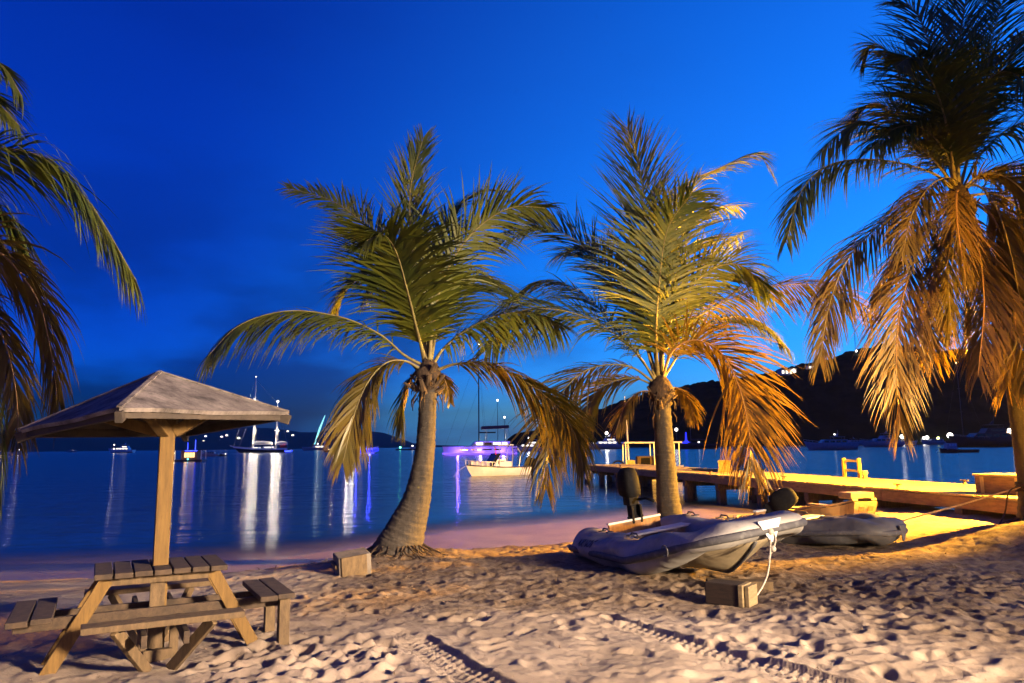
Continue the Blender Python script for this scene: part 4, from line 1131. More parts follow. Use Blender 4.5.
DH = R(-70)
q = ground(600, 556, SAND)          # stern of the near tube
D1 = Vector((1.80, 11.3, 0)); D1.z = ground_z(D1.x, D1.y) + 0.02
d1, P1_ = make_dinghy('light grey half deflated inflatable dinghy with upright black outboard, bow roped to a wood block', D1, DH, M_hyp, Lg=2.98, hb=0.68, r=0.265, rise=0.34, keel_up=0.50, pitch=R(-1.5), roll=R(7), k0=0.5, ke=1.15, rbow=0.58, kx=0.76, kp=1.25, sag=2.1, seed=3)
eng, Mx = make_motor(d1, Vector((-0.02, 0.05, 0.50)), (0, R(4), R(0)))
mb = MB(); mb.box((-0.198, 0, 0.62), (0.004, 0.11, 0.028)); mb.box((-0.194, 0, 0.44), (0.004, 0.08, 0.02)); mb.v = [tuple(Mx @ Vector(v)) for v in mb.v]
mb.build('cowl_label', principled('label_grey', (0.35, 0.35, 0.35), 0.5), eng)
# lettering laid on the inner face of the far tube and on the near tube's flank
from mathutils.bvhtree import BVHTree
def wrap_text(name, body, size, mat, dg, x, z, side, inner):
    tube = [c for c in dg.children if c.name.startswith('tube') and not c.name.startswith('tube_')][0]
    bv = BVHTree.FromPolygons([v.co.copy() for v in tube.data.vertices], [tuple(p.vertices) for p in tube.data.polygons])
    o = text_mesh(name, body, size, mat, dg, Matrix.Identity(4), 0.0)
    flip = 1 if side < 0 else -1
    if inner: flip = -flip
    for v in o.data.vertices:
        px_ = x + v.co.x * (1 if (side < 0) != inner else -1) * 1.0; pz = z + v.co.y
        y0 = (side * 2.0) if not inner else 0.0
        d = Vector((0, -side, 0)) if not inner else Vector((0, side, 0))
        hit = bv.ray_cast(Vector((px_, y0, pz)), d)[0]
        yy = hit.y if hit else side * 0.8
        v.co = Vector((px_, yy - d.y * 0.010, pz))
    return o
wrap_text('tube_lettering', 'I RNOS', 0.085, M_ink, d1, 1.85, 0.40, 1, True)
wrap_text('tube_lettering', 'AIRNOS', 0.11, M_ink, d1, 0.40, 0.36, -1, False)
mb = MB(); mb.tube([(2.42 + 0.06 * math.cos(a), -0.69 + 0.02 * math.sin(a) * 0, 0.47 + 0.06 * math.sin(a)) for a in np.linspace(0, 6.28, 18)], 0.008, 6, cap=False)
mb.v = [tuple(Vector(v) + Vector((0, -0.225, -0.02))) for v in mb.v]
mb.build('valve_ring', M_strake, d1)

# painter rope from the bow down to the block
bowW = Matrix.Translation(D1) @ Euler((R(7), R(-1.5), DH)).to_matrix().to_4x4()
bp = bowW @ Vector((2.98 + 0.17, 0.0, 0.59))
end = BLK + Vector((0.24, -0.02, 0.0)); end.z = ground_z(end.x, end.y) + 0.02
O = bp.copy(); ro = MB()
pts = spline([bp, bp + Vector((-.02, -.06, -.16)), bp.lerp(end, 0.55) + Vector((0.05, -0.05, -0.09)), end, end + Vector((-0.14, 0.0, 0.03))], 40)
ro.tube([p - O for p in pts], 0.009, 6)
pts = spline([bp + Vector((.02, .0, .02)), bp + Vector((.05, -.03, -.10)), bp + Vector((.0, -.05, -.22)), bp + Vector((-.05, -.04, -.30))], 20)
ro.tube([p - O for p in pts], 0.009, 6)
ro.ball((0, -0.02, -0.02), 0.04, 8, 6); ro.ball((0.01, -0.05, -0.20), 0.035, 8, 6)
tag(ro.build('painter_rope', M_rope, smooth=True, origin=None), 'white knotted rope hanging from the bow of the light grey dinghy to the block', 'rope').location = O

D2 = Vector((4.32, 13.2, 0)); D2.z = ground_z(D2.x, D2.y) - 0.02
d2, P2_ = make_dinghy('dark grey sagging inflatable dinghy with its bow drooping onto the sand', D2, R(-45), M_hypd, Lg=2.0, hb=0.38, r=0.235, rise=0.12, sag=1.9, keel_up=0.22, droop=0.05, seed=8, letters=False)
eng2, Mx2 = make_motor(d2, Vector((-0.05, -0.05, 0.40)), (0, R(58), R(12)))
mb = MB(); 
for (y0, z0, y1, z1) in ((-.035, .0, .035, .0), (-.035, .07, .035, .07)): mb.box((-.2, (y0 + y1) / 2, .52 + z0), (.004, .08, .012))
for y in (-.035, .035): mb.box((-.2, y, .555), (.004, .012, .08))
mb.v = [tuple(Mx2 @ Vector(v)) for v in mb.v]; mb.build('cowl_label', M_white, eng2)

# ================================================================== open skiff behind the dinghies, lit orange
M_skiff = principled('skiff_fibreglass', (0.30, 0.23, 0.13), 0.5, noise=(3, (0.2, 0.15, 0.08), 0.4, 0.65), bump=(9, 0.2, 0.02))
def loft_hull(Lg, B, H, bow_rise=0.25, flare=0.25, rake=0.35, n=14, ns=9, transom=True, keel=0.0, full=0.55, bow_w=0.0):
    """rows of half sections, stern (x=0) to bow (x=Lg). returns rows of full sections, port to starboard, over the keel"""
    rows = []
    for i in range(n + 1):
        u = i / n
        w = B / 2 * (1 - max(0, (u - full) / (1 - full)) ** 2.0) if u > full else B / 2 * (0.92 + 0.08 * u / full)
        w = max(w, 0.012 + bow_w)
        sh = H * (1 + bow_rise * max(0, (u - 0.3) / 0.7) ** 2)
        row = []
        for k in range(-ns, ns + 1):
            a = abs(k) / ns; sg = 1 if k > 0 else -1
            zz = sh * a ** 1.5 if True else 0
            kz = keel * max(0, (u - 0.75) / 0.25) ** 2
            zz = kz + (sh - kz) * a ** 1.7
            ww = w * (1 - (1 - a) ** (2.2 - flare * 2 * u)) if a < 1 else w
            xx = u * Lg - rake * H * (1 - a) * max(0, (u - 0.6) / 0.4)
            row.append(Vector((xx, sg * ww, zz)))
        rows.append(row)
    return rows
S1 = at(866, 515, 13.9); dirx = Vector((math.cos(R(-74)), math.sin(R(-74)), 0)); SL = 2.2
SO = Vector((S1.x, S1.y, 0)) - dirx.normalized() * SL; SO.z = ground_z(S1.x - 1.0, S1.y) - 0.17
sk = thing('open_skiff', 'cream open skiff beached behind the dark dinghy, bow lit orange beside the dock', 'boat', SO, math.atan2(dirx.y, dirx.x))
rows = loft_hull(SL, 1.15, 0.46, 0.55, 0.2, 0.5, keel=0.2, bow_w=0.24)
mb = MB(); mb.grid(rows); mb.add(rows[0], [tuple(range(len(rows[0])))]); mb.add(rows[-1], [tuple(range(len(rows[0])))[::-1]])
h_ = mb.build('hull', M_skiff, sk, smooth=False); so = h_.modifiers.new('thick', 'SOLIDIFY'); so.thickness = 0.03
mb = MB(); mb.grid([[r[0] + Vector((0, -.01, .02)), r[0] + Vector((0, .10, .02))] for r in rows]); mb.grid([[r[-1] + Vector((0, -.10, .02)), r[-1] + Vector((0, .01, .02))] for r in rows])
g_ = mb.build('gunwale', M_skiff, sk); so = g_.modifiers.new('thick', 'SOLIDIFY'); so.thickness = 0.035
fd = [r for r in rows if r[0].x > SL * 0.66]
mb = MB(); mb.grid([[r[0] + Vector((0, 0.015, 0.035)), (r[0] + r[-1]) / 2 + Vector((0, 0, 0.075)), r[-1] + Vector((0, -0.015, 0.035))] for r in fd])
dk = mb.build('foredeck', M_skiff, sk)
zt_ = rows[-1][0].z
mb = MB(); mb.box((SL - 0.22, 0, zt_ + 0.10), (0.34, 0.52, 0.12)); mb.build('storage_box', M_skiff, sk, bevel=0.02)
mb = MB(); mb.box((SL * 0.35, 0, 0.36), (0.26, 0.98, 0.035)); mb.box((SL * 0.10, 0, 0.36), (0.3, 0.95, 0.035)); mb.build('thwart', M_floor, sk)
mb = MB()
for k in (-1, 1): mb.box((SL + 0.012, 0.10 * k, zt_ - 0.13), (0.012, 0.11, 0.09), (0, R(20), 0))
mb.build('registration_marks', M_floor, sk)
mb = MB(); mb.box((SL - 0.02, 0, zt_ - 0.25), (0.05, 0.62, 0.03)); mb.build('rub_rail', M_floor, sk)

q = ground(815, 521, SAND - 0.25)
po = thing('driftwood_board', 'orange lit board lying on the sand between the dinghies and the dock', 'board', (q.x, q.y, ground_z(q.x, q.y) + 0.02), R(-6))
mb = MB(); mb.box((0, 0, 0.06), (1.5, 0.24, 0.07)); mb.box((0.2, 0.05, 0.13), (1.0, 0.22, 0.06), (0, 0, R(5))); mb.build('board_pair', M_twl, po, bevel=0.01)

# ================================================================== the dock
ZD = 1.05
NR, NL = ground(1000, 497, ZD), ground(584, 464.5, ZD)
FR_ = ground(1000, 486, ZD)
dd = (NL - NR); dd.z = 0; DL0 = dd.length; dd.normalize()
pw = Vector((dd.y, -dd.x, 0))                       # across the dock, away from the camera
WD = (FR_ - NR).dot(pw)
OD = NR - dd * 6.0; OD.z = 0
TL = DL0 + 6.0
dk = thing('dock', 'long low wooden dock on square piles reaching out over the water', 'dock', OD, math.atan2(dd.y, dd.x))
# local frame: x along the dock from the beach outwards, y: camera side is +y
WDs = -WD
M_deck = wood('dock_planks', (0.52, 0.42, 0.15), (0.38, 0.30, 0.11), grain=(6, 1, 1))
M_beam = wood('dock_beam', (0.24, 0.15, 0.075), (0.13, 0.08, 0.045), grain=(0.8, 4, 4))
M_pile = wood('dock_pile', (0.15, 0.10, 0.06), (0.07, 0.05, 0.035), grain=(4, 4, 1))
mb = MB(); x = 0.0; i = 0
while x < TL:
    w = 0.19
    mb.box((x + w / 2, WDs / 2, ZD - 0.022 + random.uniform(-.004, .004)), (w - 0.012, WD + 0.06 + random.uniform(-.03, .03), 0.045)); x += w
mb.build('deck_planks', M_deck, dk)
for y in (0.0, WDs):
    mb = MB(); x = 0.0
    while x < TL - 0.1:
        l = min(4.8, TL - x); mb.box((x + l / 2, y, ZD - 0.185 + random.uniform(-.006, .006)), (l - 0.012, 0.075, 0.26)); x += l
    mb.build('side_beam', M_beam, dk, bevel=0.006)
mb = MB()
for y in (WDs * 0.3, WDs * 0.7): mb.box((TL / 2, y, ZD - 0.15), (TL, 0.08, 0.2))
mb.box((TL - 0.03, WDs / 2, ZD - 0.185), (0.075, WD - 0.08, 0.26))
mb.build('joists', M_pile, dk)
x = 1.3
while x < TL:
    mb = MB(); mb.box((x, WDs / 2, ZD - 0.435), (0.22, WD + 0.1, 0.23)); mb.build('pile_cap', M_pile, dk, bevel=0.008)
    for y in (-0.15, WDs / 2, WDs + 0.15):
        mb = MB(); mb.box((x + random.uniform(-.03, .03), y, -0.72), (0.27, 0.27, 2.55), (0, 0, random.uniform(-.05, .05))); mb.build('pile', M_pile, dk, bevel=0.02)
    x += 2.9
mb = MB()
for k in range(7):
    x = 4 + k * (TL - 5) / 6
    mb.box((x, -0.14, ZD + 0.05), (0.05, 0.06, 0.10)); mb.box((x, -0.14, ZD + 0.105), (0.26, 0.05, 0.03))
    if k % 2: mb.box((x + 1, WDs + 0.14, ZD + 0.05), (0.05, 0.06, 0.10)); mb.box((x + 1, WDs + 0.14, ZD + 0.105), (0.26, 0.05, 0.03))
mb.build('mooring_cleats', M_pile, dk)

def on_dock(px, side):
    """dock x where the given edge crosses the picture column px"""
    best = None
    for k in range(800):
        x = TL * k / 799; w = OD + dd * x + pw * (0.0 if side == 'near' else WD)
        w = Vector((w.x, w.y, ZD)); d = w - EYE
        u = 512 + FPX * d.dot(_r) / d.dot(_f)
        if best is None or abs(u - px) < best[0]: best = (abs(u - px), x)
    return best[1]
DR = math.atan2(dd.y, dd.x)
def dockw(x, y, z=ZD): 
    w = OD + dd * x - pw * y; return Vector((w.x, w.y, z))
# yellow rail at the head of the dock ladder
M_yel = principled('yellow_paint', (0.62, 0.42, 0.03), 0.5, noise=(9, (0.42, 0.27, 0.03), 0.5, 0.7))
xr = on_dock(855, 'far')
rl = thing('ladder_rail', 'yellow painted ladder rail with two posts and two bars at the far dock edge', 'ladder', dockw(xr, WDs + 0.12), DR)
mb = MB()
for sx in (-1, 1): mb.box((sx * 0.40, 0, 0.04), (0.10, 0.10, 1.18))
mb.build('post', M_yel, rl, bevel=0.01)
mb = MB()
for z in (0.22, 0.54): mb.tube([(-0.40, 0, z), (0.40, 0, z)], 0.04, 8)
for z in (-0.1, -0.42): mb.tube([(-0.40, 0, z), (0.40, 0, z)], 0.03, 8)
mb.build('rung', M_yel, rl, smooth=False)
# small lumps on the far edge
xb = on_dock(871, 'far')
fb_ = thing('mooring_bollard', 'small round bollard on the far dock edge beside the yellow ladder rail', 'bollard', dockw(xb, WDs + 0.2), DR)
mb = MB(); mb.tube([(0, 0, 0), (0, 0, 0.12), (0, 0, 0.16), (0, 0, 0.24)], [0.07, 0.06, 0.10, 0.08], 12); mb.build('bollard_body', M_deck, fb_, smooth=True)
mb = MB(); mb.box((0, 0, 0.012), (0.24, 0.24, 0.025)); mb.build('base_plate', M_pile, fb_)
# big box near the shore end
xb = on_dock(1012, 'near') + 0.9
bx = thing('dock_box', 'plain wooden locker box on the dock deck next to the right palm trunk', 'box', dockw(xb, -0.9), DR + R(8))
mb = MB(); mb.box((0, 0, 0.19), (1.15, 0.72, 0.38)); mb.build('box_body', M_beam, bx, bevel=0.01)
mb = MB(); mb.box((0, 0, 0.405), (1.22, 0.78, 0.045)); mb.build('lid', M_deck, bx, bevel=0.008)
for sx in (-0.4, 0.4):
    mb = MB(); mb.box((sx, 0.368, 0.19), (0.08, 0.012, 0.36)); mb.build('batten', M_deck, bx)
# open crate further out
xc = on_dock(697, 'near') + 0.6
cr_ = thing('wooden_crate', 'small open wooden crate lying on its side on the dock, dark inside', 'crate', dockw(xc, -1.5), DR + R(-28))
mb = MB()
mb.box((0, 0, 0.02), (0.62, 0.5, 0.03)); mb.box((0, 0, 0.47), (0.62, 0.5, 0.03)); mb.box((-0.3, 0, 0.245), (0.03, 0.5, 0.42)); mb.box((0.3, 0, 0.245), (0.03, 0.5, 0.42)); mb.box((0, -0.24, 0.245), (0.57, 0.02, 0.42))
mb.build('crate_body', M_beam, cr_, bevel=0.006)
mb = MB()
for z in (0.06, 0.43): mb.box((0, 0.258, z), (0.64, 0.016, 0.07))
mb.build('front_slat', M_deck, cr_)
bd_ = thing('loose_board', 'loose pale plank lying along the dock beside the open crate', 'plank', dockw(xc + 1.6, -1.6), DR + R(4))
mb = MB(); mb.box((0, 0, 0.03), (2.6, 0.3, 0.05)); mb.box((0.3, 0.18, 0.08), (2.0, 0.22, 0.05), (0, 0, R(3))); mb.build('plank_pair', M_deck, bd_, bevel=0.006)
# white fenders hung along the near side
M_fend = principled('fender_vinyl', (0.75, 0.72, 0.62), 0.4, noise=(10, (0.6, 0.55, 0.42), 0.5, 0.7))
for px, lab, sc in ((577, 'white fender hanging at the outer corner of the dock', 1.0), (592, 'round white fender hanging low under the outer end of the dock', 1.0), (634, 'tall pale fender hanging on the dock side above the outboard motor', 0.85)):
    x = min(on_dock(px, 'near'), TL - 0.05)
    if px == 577: x = TL - 0.15
    f_ = thing('fender', lab, 'fender', dockw(x, 0.20, ZD - 0.75), DR, group='fenders along the dock')
    mb = MB(); hh = 0.62 * sc
    if px == 592: mb.ball((0, 0, 0.16), 0.26, 14, 10, (1, 1, 1.15))
    else: mb.tube([(0, 0, 0), (0, 0, 0.06), (0, 0, 0.15), (0, 0, hh - .12), (0, 0, hh - .04), (0, 0, hh)], [.05, .13, .165, .165, .13, .05], 14)
    mb.build('fender_body', M_fend, f_, smooth=True)
    mb = MB(); mb.tube([(0, 0, 0.4 * sc), (0, -0.02, 0.68), (0, -0.12, 0.765)], 0.012, 6); mb.build('lanyard', M_rope, f_)

# ================================================================== mooring lines to the right palm
def rope(name, label, pts, r, mat, n=50):
    S = spline(pts, n); O = S[0].copy(); mb = MB(); mb.tube([p - O for p in S], r, 6)
    o = mb.build(name, mat, smooth=True); o.location = O; return tag(o, label, 'rope')
M_ropet = principled('tan_rope', (0.42, 0.30, 0.14), 0.9, noise=(50, (0.28, 0.19, 0.08), 0.45, 0.6))
kn = at(1020, 487, Y4 - 0.15)
rope('mooring_line', 'tan mooring line running from the dark dinghy up to the right palm trunk', [at(884, 528, 12.3), at(905, 520, 12.35), at(960, 505, 12.4), kn], 0.014, M_ropet)
rope('loose_line', 'dark slack line hanging from the knot on the right palm down to the sand', [kn + Vector((0, -.02, .02)), at(1009, 492, Y4 - .2), at(1005, 512, Y4 - .25), at(998, 527, Y4 - .3), ground(994, 534, SAND + .1)], 0.012, M_fibre)
mb = MB()
for k in range(5):
    z = -0.06 + k * 0.03
    mb.tube([(0.215 * math.cos(a), 0.215 * math.sin(a), z + 0.012 * math.sin(2 * a + k)) for a in np.linspace(0, 6.28, 25)], 0.014, 6, cap=False)
mb.tube([(-.18, -.14, 0), (-.25, -.18, .05), (-.27, -.14, -.03), (-.22, -.2, -.06), (-.2, -.15, .02)], 0.016, 6)
mb.ball((-.2, -.15, 0), 0.045, 8, 6)
kx = at(1031, 487, Y4)
ko = mb.build('rope_knot', M_fibre, smooth=True); ko.location = kx; tag(ko, 'dark rope wound and knotted round the right palm trunk', 'rope')

# ================================================================== boats at anchor
M_gel = principled('white_gelcoat', (0.70, 0.70, 0.70), 0.35, noise=(1.2, (0.58, 0.58, 0.58), 0.45, 0.7))
M_gelg = principled('grey_gelcoat', (0.30, 0.31, 0.33), 0.4, noise=(1.2, (0.22, 0.23, 0.25), 0.45, 0.7))
M_navy = principled('dark_hull_paint', (0.015, 0.018, 0.028), 0.35)
M_teak = principled('teak', (0.22, 0.13, 0.07), 0.7, noise=(3, (0.15, 0.09, 0.05), 0.4, 0.6))
M_glass = principled('dark_glass', (0.01, 0.012, 0.018), 0.08, spec=0.8)
M_spar = principled('white_spar', (0.72, 0.70, 0.66), 0.4)
M_spard = principled('dark_spar', (0.03, 0.032, 0.04), 0.4)
M_canvas = principled('dark_canvas', (0.018, 0.02, 0.03), 0.9, noise=(6, (0.03, 0.03, 0.04), 0.4, 0.6))
M_sail = principled('furled_sail', (0.66, 0.66, 0.62), 0.8, noise=(3, (0.5, 0.5, 0.47), 0.4, 0.7))
M_red = principled('red_canvas', (0.5, 0.02, 0.02), 0.7)
M_lwarm = lamp_mat('lit_window_warm', (1.0, 0.62, 0.25), 0.55)
M_lwhite = lamp_mat('lit_window_white', (1.0, 0.88, 0.66), 0.75)
M_bulb = lamp_mat('white_bulb', (1.0, 0.93, 0.82), 2.2)
M_bulbw = lamp_mat('warm_bulb', (1.0, 0.72, 0.36), 1.8)
M_blue = lamp_mat('blue_led', (0.03, 0.05, 1.0), 2.2)
M_violet = lamp_mat('violet_led', (0.22, 0.10, 1.0), 0.45)
M_teal = lamp_mat('teal_led', (0.1, 0.8, 0.85), 1.6)
M_redl = lamp_mat('red_led', (1.0, 0.03, 0.08), 2.0)
M_green = lamp_mat('green_lamp', (0.1, 1.0, 0.45), 4)

def bulb(par, loc, r, mat=None, power=0.0, color=(1, .9, .75), name='lamp_bulb'):
    mb = MB(); mb.ball(loc, r, 10, 7); o = mb.build(name, mat or M_bulb, par, smooth=True)
    if power: lamp(par, 'lamp_light', Vector(loc) + Vector((0, 0, -r * 1.6)), power, color, r)
    return o
def hull_rows(Lg, B, H, **k):
    return [[Vector((p.x - Lg / 2, p.y, p.z)) for p in r] for r in loft_hull(Lg, B, H, **k)]
def put_hull(par, rows, mat, name='hull', cap=True, z0=-0.25):
    rr = [[Vector((p.x, p.y, p.z + z0)) for p in r] for r in rows]
    mb = MB(); mb.grid(rr); n = len(rr[0])
    mb.add(rr[0], [tuple(range(n))])
    # deck
    mb.add([p for r in rr for p in (r[0], r[-1])], [(2 * i, 2 * i + 2, 2 * i + 3, 2 * i + 1) for i in range(len(rr) - 1)])
    return mb.build(name, mat, par, smooth=False), rr
def sheer_stripe(par, rr, mat, w, name='sheer_stripe'):
    mb = MB()
    for k, sg in ((0, -1), (-1, 1)):
        mb.grid([[r[k] + Vector((0, sg * 0.02, 0.0)), r[k] + Vector((0, sg * 0.02, -w))] for r in rr])
    o = mb.build(name, mat, par); s_ = o.modifiers.new('t', 'SOLIDIFY'); s_.thickness = 0.03; return o
def house(par, x0, x1, w, z0, z1, mat, rf=0.5, rb=0.2, name='cabin'):
    """cabin block with raked front (bow side) and back"""
    mb = MB(); h = z1 - z0
    mb.prism([(x0, z0), (x1, z0), (x1 - rf * h, z1), (x0 + rb * h, z1)], w)
    return mb.build(name, mat, par, bevel=0.06 * h)
def winrow(par, xs, w, z0, z1, mat, name='window', rake=0.0):
    for (a, b) in xs:
        mb = MB(); mb.prism([(a, z0), (b, z0), (b - rake * (z1 - z0), z1), (a - rake * (z1 - z0) * .5, z1)], w + 0.05)
        mb.build(name, mat, par)
def rails(par, rr, frac0, frac1, h, mat, name='rail'):
    n = len(rr); i0, i1 = int(frac0 * (n - 1)), int(frac1 * (n - 1))
    mb = MB()
    for k in (0, -1):
        top = [rr[i][k] * 1.0 + Vector((0, 0, h)) for i in range(i0, i1 + 1)]
        mb.tube(top, 0.03, 5)
        for i in range(i0, i1 + 1): mb.tube([rr[i][k], rr[i][k] + Vector((0, 0, h))], 0.025, 5)
    return mb.build(name, mat, par)
def place(px, wl, heading):
    """position of a hull whose waterline shows at (px, wl)"""
    p = ground(px, wl, 0.0); return Vector((p.x, p.y, 0)), heading
def mlen(px, wl, npx):
    p = ground(px, wl, 0.0); return npx * p.y / FPX

def motor_yacht(label, px, wl, heading, npx, hull_mat=None, cab_mat=None, decks=2, win=None, lamps=(), mast=True, stripe=None, fly=True, group=None, cat='motor boat', foreshort=1.0, maxL=None):
    loc, h = place(px, wl, heading); Lg = mlen(px, wl, npx) / max(0.2, abs(math.cos(h)) * foreshort)
    t = thing('motor_yacht', label, cat, loc, h, group)
    hull_mat = hull_mat or M_gel; cab_mat = cab_mat or hull_mat
    B = Lg * 0.28; H = Lg * 0.115 + 0.25
    rows = hull_rows(Lg, B, H, bow_rise=0.45, flare=0.3, rake=1.0)
    hu, rr = put_hull(t, rows, hull_mat)
    if stripe: sheer_stripe(hu, rr, stripe, H * 0.12)
    z = H - 0.25
    dh = Lg * 0.075 + 0.15
    x0, x1 = -Lg * 0.34, Lg * 0.22
    c = house(t, x0, x1, B * 0.72, z - .05, z + dh, cab_mat, 1.1, 0.25)
    ww = win or M_glass
    for a in np.linspace(x0 + Lg * .05, x1 - Lg * .17, 4): winrow(c, [(a, a + Lg * .085)], B * 0.72, z + dh * .35, z + dh * .78, ww)
    mb = MB(); mb.box((x1 - dh * .62, 0, z + dh * .56), (.04, B * .6, dh * .5), (0, R(-48), 0)); mb.build('windscreen', M_glass, c)
    zt = z + dh
    if decks > 1:
        c2 = house(t, x0 + Lg * .05, x1 - Lg * .20, B * 0.60, zt - .02, zt + dh * .8, cab_mat, 0.8, 0.2, 'flybridge')
        winrow(c2, [(x0 + Lg * .09, x1 - Lg * .30)], B * 0.60, zt + dh * .28, zt + dh * .6, ww)
        zt += dh * .8
    if fly:
        mb = MB(); mb.box(((x0 + x1) / 2 - Lg * .10, 0, zt + dh * .62), (Lg * .24, B * .52, 0.08))
        for sx in (-1, 1):
            for sy in (-1, 1): mb.tube([((x0 + x1) / 2 - Lg * .10 + sx * Lg * .1, sy * B * .22, zt - .05), ((x0 + x1) / 2 - Lg * .10 + sx * Lg * .11, sy * B * .22, zt + dh * .62)], 0.04, 5)
        mb.build('hardtop', cab_mat, t)
        zt += dh * .62
    if mast:
        mb = MB(); mb.prism([(-Lg * .16, zt), (-Lg * .10, zt), (-Lg * .155, zt + dh * .7), (-Lg * .18, zt + dh * .7)], 0.2); mb.tube([(-Lg * .17, 0, zt + dh * .6), (-Lg * .175, 0, zt + dh * 1.5)], 0.04, 5)
        mb.build('radar_mast', cab_mat, t)
    rails(t, rr, 0.55, 1.0, 0.5, M_alu)
    for (fx, fz, r, m_, pw_, col) in lamps: bulb(t, (fx * Lg, -B * 0.1, z + fz * dh), r, m_, pw_, col)
    return t, Lg, B, H, rr

def mast_rig(par, x, zb, top, r, mat, boom=None, stays=(), spread=2, cover=None):
    mb = MB(); mb.tube([(x, 0, zb), (x, 0, zb + (top - zb) * .6), (x, 0, top)], [r, r * .95, r * .6], 8)
    for k in range(spread):
        z = zb + (top - zb) * (0.38 + 0.3 * k); mb.tube([(x, -r * 9, z), (x, r * 9, z)], r * .3, 5)
    m_ = mb.build('mast', mat, par)
    if boom:
        mb = MB(); mb.tube([(x - .1, 0, zb + boom[1]), (x - boom[0], 0, zb + boom[1] + .1)], r * .8, 8); mb.build('boom', mat, par)
        if cover is not None:
            mb = MB(); mb.tube([(x - .15, 0, zb + boom[1] + r * 1.6), (x - boom[0] * .5, 0, zb + boom[1] + r * 2.4), (x - boom[0] * .97, 0, zb + boom[1] + r * 1.8)], [r * 2.0, r * 1.7, r * .8], 8); mb.build('sail_cover', cover, par)
    mb = MB()
    for (a, zt) in stays: mb.tube([a, (x, 0, zt)], max(0.018, r * .12), 4)
    if stays: mb.build('rigging', M_spard if mat is M_spard else M_alu, par)
    return m_

# ---- two-masted yacht with floodlit rig
loc, h = place(261, 452.6, R(180 - 4)); LS = mlen(261, 452.6, 57)
t = thing('two_masted_yacht', 'large dark hulled two masted sailing yacht with both masts brightly floodlit', 'sailing yacht', loc, h)
B, H = LS * .2, LS * .085
rows = hull_rows(LS, B, H, bow_rise=0.5, flare=0.2, rake=2.0, full=0.4)
hu, rr = put_hull(t, rows, M_navy, z0=-0.5); sheer_stripe(hu, rr, M_spar, H * .30)
zd = H - .5
for (a, b, k) in ((-.22, -.04, 1.0), (.02, .16, .8)):
    c = house(t, a * LS, b * LS, B * .5, zd - .1, zd + LS * .035 * k, M_gel, .5, .3, 'deckhouse')
    winrow(c, [(a * LS + .8, b * LS - 1.4)], B * .5, zd + LS * .010, zd + LS * .024 * k, M_lwhite)
mt1 = at(254.5, 377, loc.y).z; mt2 = at(279, 402, loc.y).z
x1_, x2_ = LS * .14, -LS * .27
mast_rig(t, x1_, zd, mt1, LS * .014, M_spar, boom=(LS * .34, LS * .075), cover=M_sail, stays=[((LS * .5, 0, zd + .8), mt1 * .97), ((LS * .40, 0, zd + .6), mt1 * .62), ((x1_ - .5, B * .45, zd), mt1 * .9), ((x1_ - .5, -B * .45, zd), mt1 * .9)])
mast_rig(t, x2_, zd, mt2, LS * .014, M_spar, boom=(LS * .2, LS * .07), cover=M_sail, stays=[((x1_, 0, mt1 * .96), mt2 * .98), ((x2_ - .5, B * .4, zd), mt2 * .9), ((-LS * .48, 0, zd + .5), mt2 * .95)])
for x, mt, k in ((x1_, mt1, .93), (x2_, mt2, .9)):
    mb = MB(); mb.tube([(x, 0, zd + LS * .05), (x, 0, zd + (mt - zd) * .35), (x + .1, 0, zd + (mt - zd) * k)], [LS * .024, LS * .024, LS * .010], 8); mb.build('furled_sail', M_sail, t, smooth=True)
mb = MB(); mb.tube([(LS * .48, 0, zd + H * .4), (LS * .56, 0, zd + H * .62)], .22, 6); mb.build('bowsprit', M_spar, t)
mb = MB(); mb.box((-LS * .40, 0, zd + 1.0), (LS * .09, B * .5, 1.2)); mb.build('red_cover', M_red, t, bevel=.2)
mb = MB(); mb.box((-LS * .40, -B * .28, zd + 1.1), (LS * .07, .1, .5)); mb.build('red_lights', M_redl, t)
for x, s_ in ((x1_, 1), (x2_, 1)):
    for dx, dz in ((1.6, 3.5), (-1.6, 10.0), (1.4, 19.0), (-1.2, 28.0)):
        for sy in (-1, 1): lamp(t, 'rig_floodlight', (x + dx, sy * 1.6, zd + dz), 900, (1, .86, .62), .25)
bulb(t, (x2_, 0, mt2 + .3), .65, M_bulb, 900, (1, .9, .75)); bulb(t, (x1_, 0, mt1 + .2), .3, M_bulb)
for x in (LS * .3, LS * .05, -LS * .15, -LS * .33): lamp(t, 'deck_light', (x, -1, zd + 3.2), 450, (1, .72, .38), .3)

tn = thing('tender', 'small tender glowing blue at the stern of the two masted yacht', 'boat', *place(288.5, 452.4, R(170)))
Lt = mlen(288.5, 452.4, 8)
_, rr = put_hull(tn, hull_rows(Lt, Lt * .4, Lt * .22), M_gelg)
mb = MB(); mb.box((-.5, 0, .9), (Lt * .3, Lt * .2, .9)); mb.build('console', M_gelg, tn)
mb = MB(); mb.box((0, -Lt * .21, .75), (Lt * .8, .12, .55)); mb.box((0, Lt * .21, .75), (Lt * .8, .12, .55)); mb.build('blue_light_strip', M_blue, tn)
lamp(tn, 'blue_light', (0, -Lt * .3, .7), 260, (.05, .06, 1), .3)

